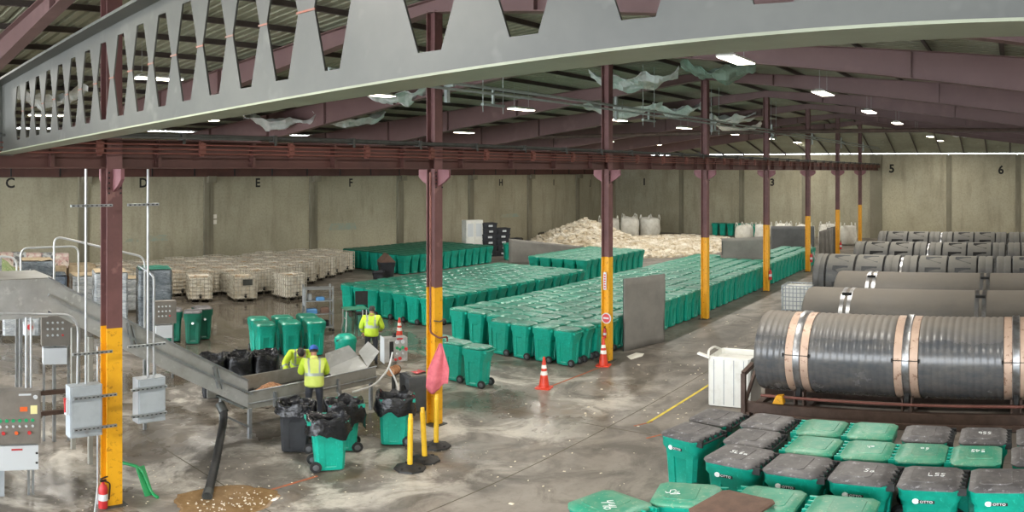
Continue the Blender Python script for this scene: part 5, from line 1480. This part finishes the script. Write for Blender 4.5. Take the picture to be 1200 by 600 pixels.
def hand(parent, wrist, dirv, palmn, m_, side):
    """palm with four fingers and a thumb, slightly curled"""
    d = Vector(dirv).normalized(); n = Vector(palmn); n = (n - d * n.dot(d)).normalized(); s = d.cross(n).normalized() * side
    w = Vector(wrist); P = lambda a, b, c: tuple(w + d * a + s * b + n * c)
    ch = [[(P(0, 0, 0), .027), (P(.045, 0, 0), (.036, .02)), (P(.085, 0, .004), (.040, .018))]]
    base = P(.085, 0, .004)
    for k, (b, L) in enumerate(((-.030, .062), (-.010, .072), (.010, .068), (.029, .052))):
        ch.append([(base, (.040, .018)), (P(.098, b, .004), .010), (P(.098 + L * .5, b * 1.15, .014), .009), (P(.098 + L * .85, b * 1.2, .034), .008)])
    ch.append([(P(.045, 0, 0), (.036, .02)), (P(.055, -.042, .008), .012), (P(.085, -.058, .022), .010), (P(.105, -.056, .034), .009)])
    return skinned('glove' if 'glove' in m_ else 'hand', ch, [m_], 1, None, parent)
def person(label, loc, rz, J, height=1.78, glove='glove_dark', hat=None, pale=False, hair=True):
    t = thing('person', label, 'person', loc, rz); s = height / 1.78; t.scale = (s, s, s)
    pel, chest, neck, head = J['pelvis'], J['chest'], J['neck'], J['head']
    mid = lerp(pel, chest, .5)
    up = Vector(head) - Vector(neck); up.normalize()
    crown = tuple(Vector(head) + up * .085); chin = tuple(Vector(neck) + up * .05)
    ch = [[(pel, (.155, .12)), (mid, (.14, .105)), (chest, (.165, .115)), (neck, (.058, .06)), (chin, (.06, .066)), (head, (.078, .098)), (crown, (.062, .075))]]
    for sd in ('L', 'R'):
        sh, el, wr = J['sh' + sd], J['el' + sd], J['wr' + sd]
        ch.append([(chest, (.165, .115)), (sh, .062), (lerp(sh, el, .5), .052), (el, .044), (lerp(el, wr, .4), .042), (wr, .028)])
        hp_, kn, an, toe = J['hip' + sd], J['kn' + sd], J['an' + sd], J['toe' + sd]
        ch.append([(pel, (.155, .12)), (hp_, .092), (lerp(hp_, kn, .5), .084), (kn, .062), (lerp(kn, an, .35), .064), (an, .046), (lerp(an, toe, .4), .048), (toe, .040)])
    def assign(c):
        if c.z < .17: return 2
        if c.z < pel[2] + .10: return 1
        return 0
    skinned('body', ch, ['skin', 'trousers', 'boots'], 2, assign, t)
    # jacket: torso and sleeves
    hem = tuple(Vector(pel) + (Vector(pel) - Vector(mid)) * .55)
    jk = [[(hem, (.225, .19)), (pel, (.22, .185)), (mid, (.215, .18)), (chest, (.215, .175)), (lerp(chest, neck, .7), (.095, .09)), (neck, (.086, .084)), (tuple(Vector(neck) + up * .035), (.08, .08))]]
    for sd in ('L', 'R'):
        sh, el, wr = J['sh' + sd], J['el' + sd], J['wr' + sd]
        jk.append([(chest, (.215, .175)), (sh, .098), (lerp(sh, el, .5), .088), (el, .08), (lerp(el, wr, .5), .07), (lerp(el, wr, .93), .052)])
    A, B = Vector(pel), Vector(chest); ax = (B - A); Lx = ax.length; ax.normalize()
    def jas(c):
        tpos = (c - A).dot(ax) / Lx; x = c.x - pel[0]
        off = (c - A) - ax * (c - A).dot(ax)
        torso = abs(x) < .20
        if torso and .42 < tpos < .58: return 1
        if torso and tpos >= .58 and .085 < abs(x) < .135: return 1
        if not torso:
            for sd in ('L', 'R'):
                el, wr = Vector(J['el' + sd]), Vector(J['wr' + sd]); dd = wr - el
                q = (c - el).dot(dd) / dd.length_squared
                if .15 < q < .32 and ((c - el) - dd * q).length < .11: return 1
        return 2 if (pale and torso) else 0
    skinned('jacket', jk, ['hivis', 'reflective', 'hivis_pale'], 3, jas, t)
    for sd, sg in (('L', -1), ('R', 1)):
        d = Vector(J['wr' + sd]) - Vector(J['el' + sd])
        hand(t, J['wr' + sd], d, J.get('palm', (0, 0, -1)) if abs(d.normalized().z) < .9 else (0, 1, 0), glove, sg)
    # head details in the head frame
    f = Vector(J.get('face', (0, 1, 0))); f = (f - up * f.dot(up)).normalized(); sx = f.cross(up).normalized(); H = Vector(head)
    Mh = Matrix(((sx.x, f.x, up.x, H.x), (sx.y, f.y, up.y, H.y), (sx.z, f.z, up.z, H.z), (0, 0, 0, 1)))
    nose = MB().add([(-.014, .092, -.012), (.014, .092, -.012), (0, .115, -.014), (0, .092, .03), (0, .095, -.022)], [(0, 2, 3), (2, 1, 3), (0, 4, 2), (2, 4, 1)], Mh); nose.build('nose', 'skin', t)
    for q in (-1, 1):
        MB().lathe([(.001, -.006), (.009, -.003), (.009, .003), (.001, .006)], 8, Mh @ Matrix.Translation((q * .03, .088, .022)) @ Matrix.Rotation(pi / 2, 4, 'X')).build('eye', 'hair', t)
        MB().lathe([(.008, -.008), (.022, -.004), (.024, .004), (.010, .008)], 10, Mh @ Matrix.Translation((q * .082, .0, .0)) @ Matrix.Scale(1.4, 4, (0, 0, 1)) @ Matrix.Rotation(pi / 2, 4, 'Y')).build('ear', 'skin', t)
    MB().box((0, .090, -.048), (.036, .010, .008), Mh).build('mouth', 'gusset', t)
    if hair:
        m = MB(); n = 16; rings = []
        for k in range(7):
            a = pi / 2 * k / 6
            rings.append([tuple(Mh @ Vector((.091 * cos(2 * pi * i / n) * cos(a * .98), -.008 + .110 * sin(2 * pi * i / n) * cos(a * .98), (-.045 if sin(2 * pi * i / n) < .35 else .045) * (1 - k / 6) + .105 * sin(a) + .0))) for i in range(n)])
        m.loft(rings, (False, True)); m.build('hair', 'hair', t, 60)
    if hat:
        m = MB(); n = 20; rings = []
        for k in range(8):
            a = pi / 2 * k / 7
            rings.append([tuple(Mh @ Vector((.102 * cos(2 * pi * i / n) * cos(a), -.004 + .122 * sin(2 * pi * i / n) * cos(a), .015 + .115 * sin(a)))) for i in range(n)])
        m.loft(rings, (False, True)); cp2 = m.build('cap', hat, t, 60)
        br_ = MB(); 
        br_.loft([[tuple(Mh @ Vector((x_, y_, z_ + dz))) for x_, y_, z_ in ((-.075, .085, .02), (-.06, .15, .010), (0, .18, .006), (.06, .15, .010), (.075, .085, .02))] for dz in (0, .008)]); br_.build('cap_peak', hat, cp2)
    return t
std = dict(pelvis=(0, 0, .95), chest=(0, .06, 1.34), neck=(0, .10, 1.49), head=(0, .155, 1.615), face=(0, .9, -.4),
           shL=(-.20, .07, 1.40), elL=(-.27, .17, 1.14), wrL=(-.20, .42, 1.10), shR=(.20, .07, 1.40), elR=(.27, .17, 1.14), wrR=(.18, .42, 1.08),
           hipL=(-.10, 0, .90), knL=(-.12, .03, .50), anL=(-.13, -.02, .09), toeL=(-.15, .15, .045), hipR=(.10, 0, .90), knR=(.12, .03, .50), anR=(.13, -.02, .09), toeR=(.15, .15, .045))
# worker at the trough, seen from behind
st = thing('work_step', 'low wooden step under the worker in the blue cap', 'step', (9.95, 12.62, 0), -.5)
for k in range(3): MB().bb(-.35, .35, -.26 + k * .18, -.10 + k * .18, .10, .13).build('plank', 'carton', st)
for x in (-.3, .3): MB().bb(x - .04, x + .04, -.26, .26, 0, .10).build('runner', 'carton', st)
person('worker in a blue cap and hi-vis jacket seen from behind at the trough', (9.95, 12.66, .13), -.62, std, 1.82, 'glove_dark', 'cap_blue', True)
# worker across the trough, bending over it
ben = dict(std, pelvis=(0, 0, .93), chest=(0, .30, 1.24), neck=(0, .44, 1.32), head=(0, .57, 1.36), face=(0, .4, -.9),
           shL=(-.21, .33, 1.29), elL=(-.40, .50, 1.10), wrL=(-.36, .66, .90), shR=(.21, .33, 1.29), elR=(.38, .52, 1.08), wrR=(.30, .68, .90))
person('worker in hi-vis and teal gloves bending over the far side of the trough', (11.05, 14.66, 0), pi - .55, ben, 1.80, 'glove_teal', None, False)
# worker farther back
far = dict(std, head=(0, .12, 1.625), face=(.1, 1, -.2), elL=(-.30, .08, 1.13), wrL=(-.26, .24, .92), elR=(.30, .10, 1.13), wrR=(.22, .34, 1.0))
person('dark haired worker in hi-vis jacket standing beyond the trough', (14.75, 16.15, 0), -.85, far, 1.80, 'skin', None, False)
# teal tub beside the far worker
tub = thing('teal_tub', 'round topped teal tub left of the far worker', 'tub', (14.0, 16.4, 0))
MB().lathe([(.22, 0), (.26, .05), (.30, .75), (.32, .80), (.30, .92), (.20, 1.0), (.02, 1.03)], 20).build('shell', 'cart_green', tub, 40)
MB().tube(arc((0, 0, .85), .33, 0, pi, 10, ((1, 0, 0), (0, -.5, .4))), .012, 6).build('handle', 'pipe_dark', tub)
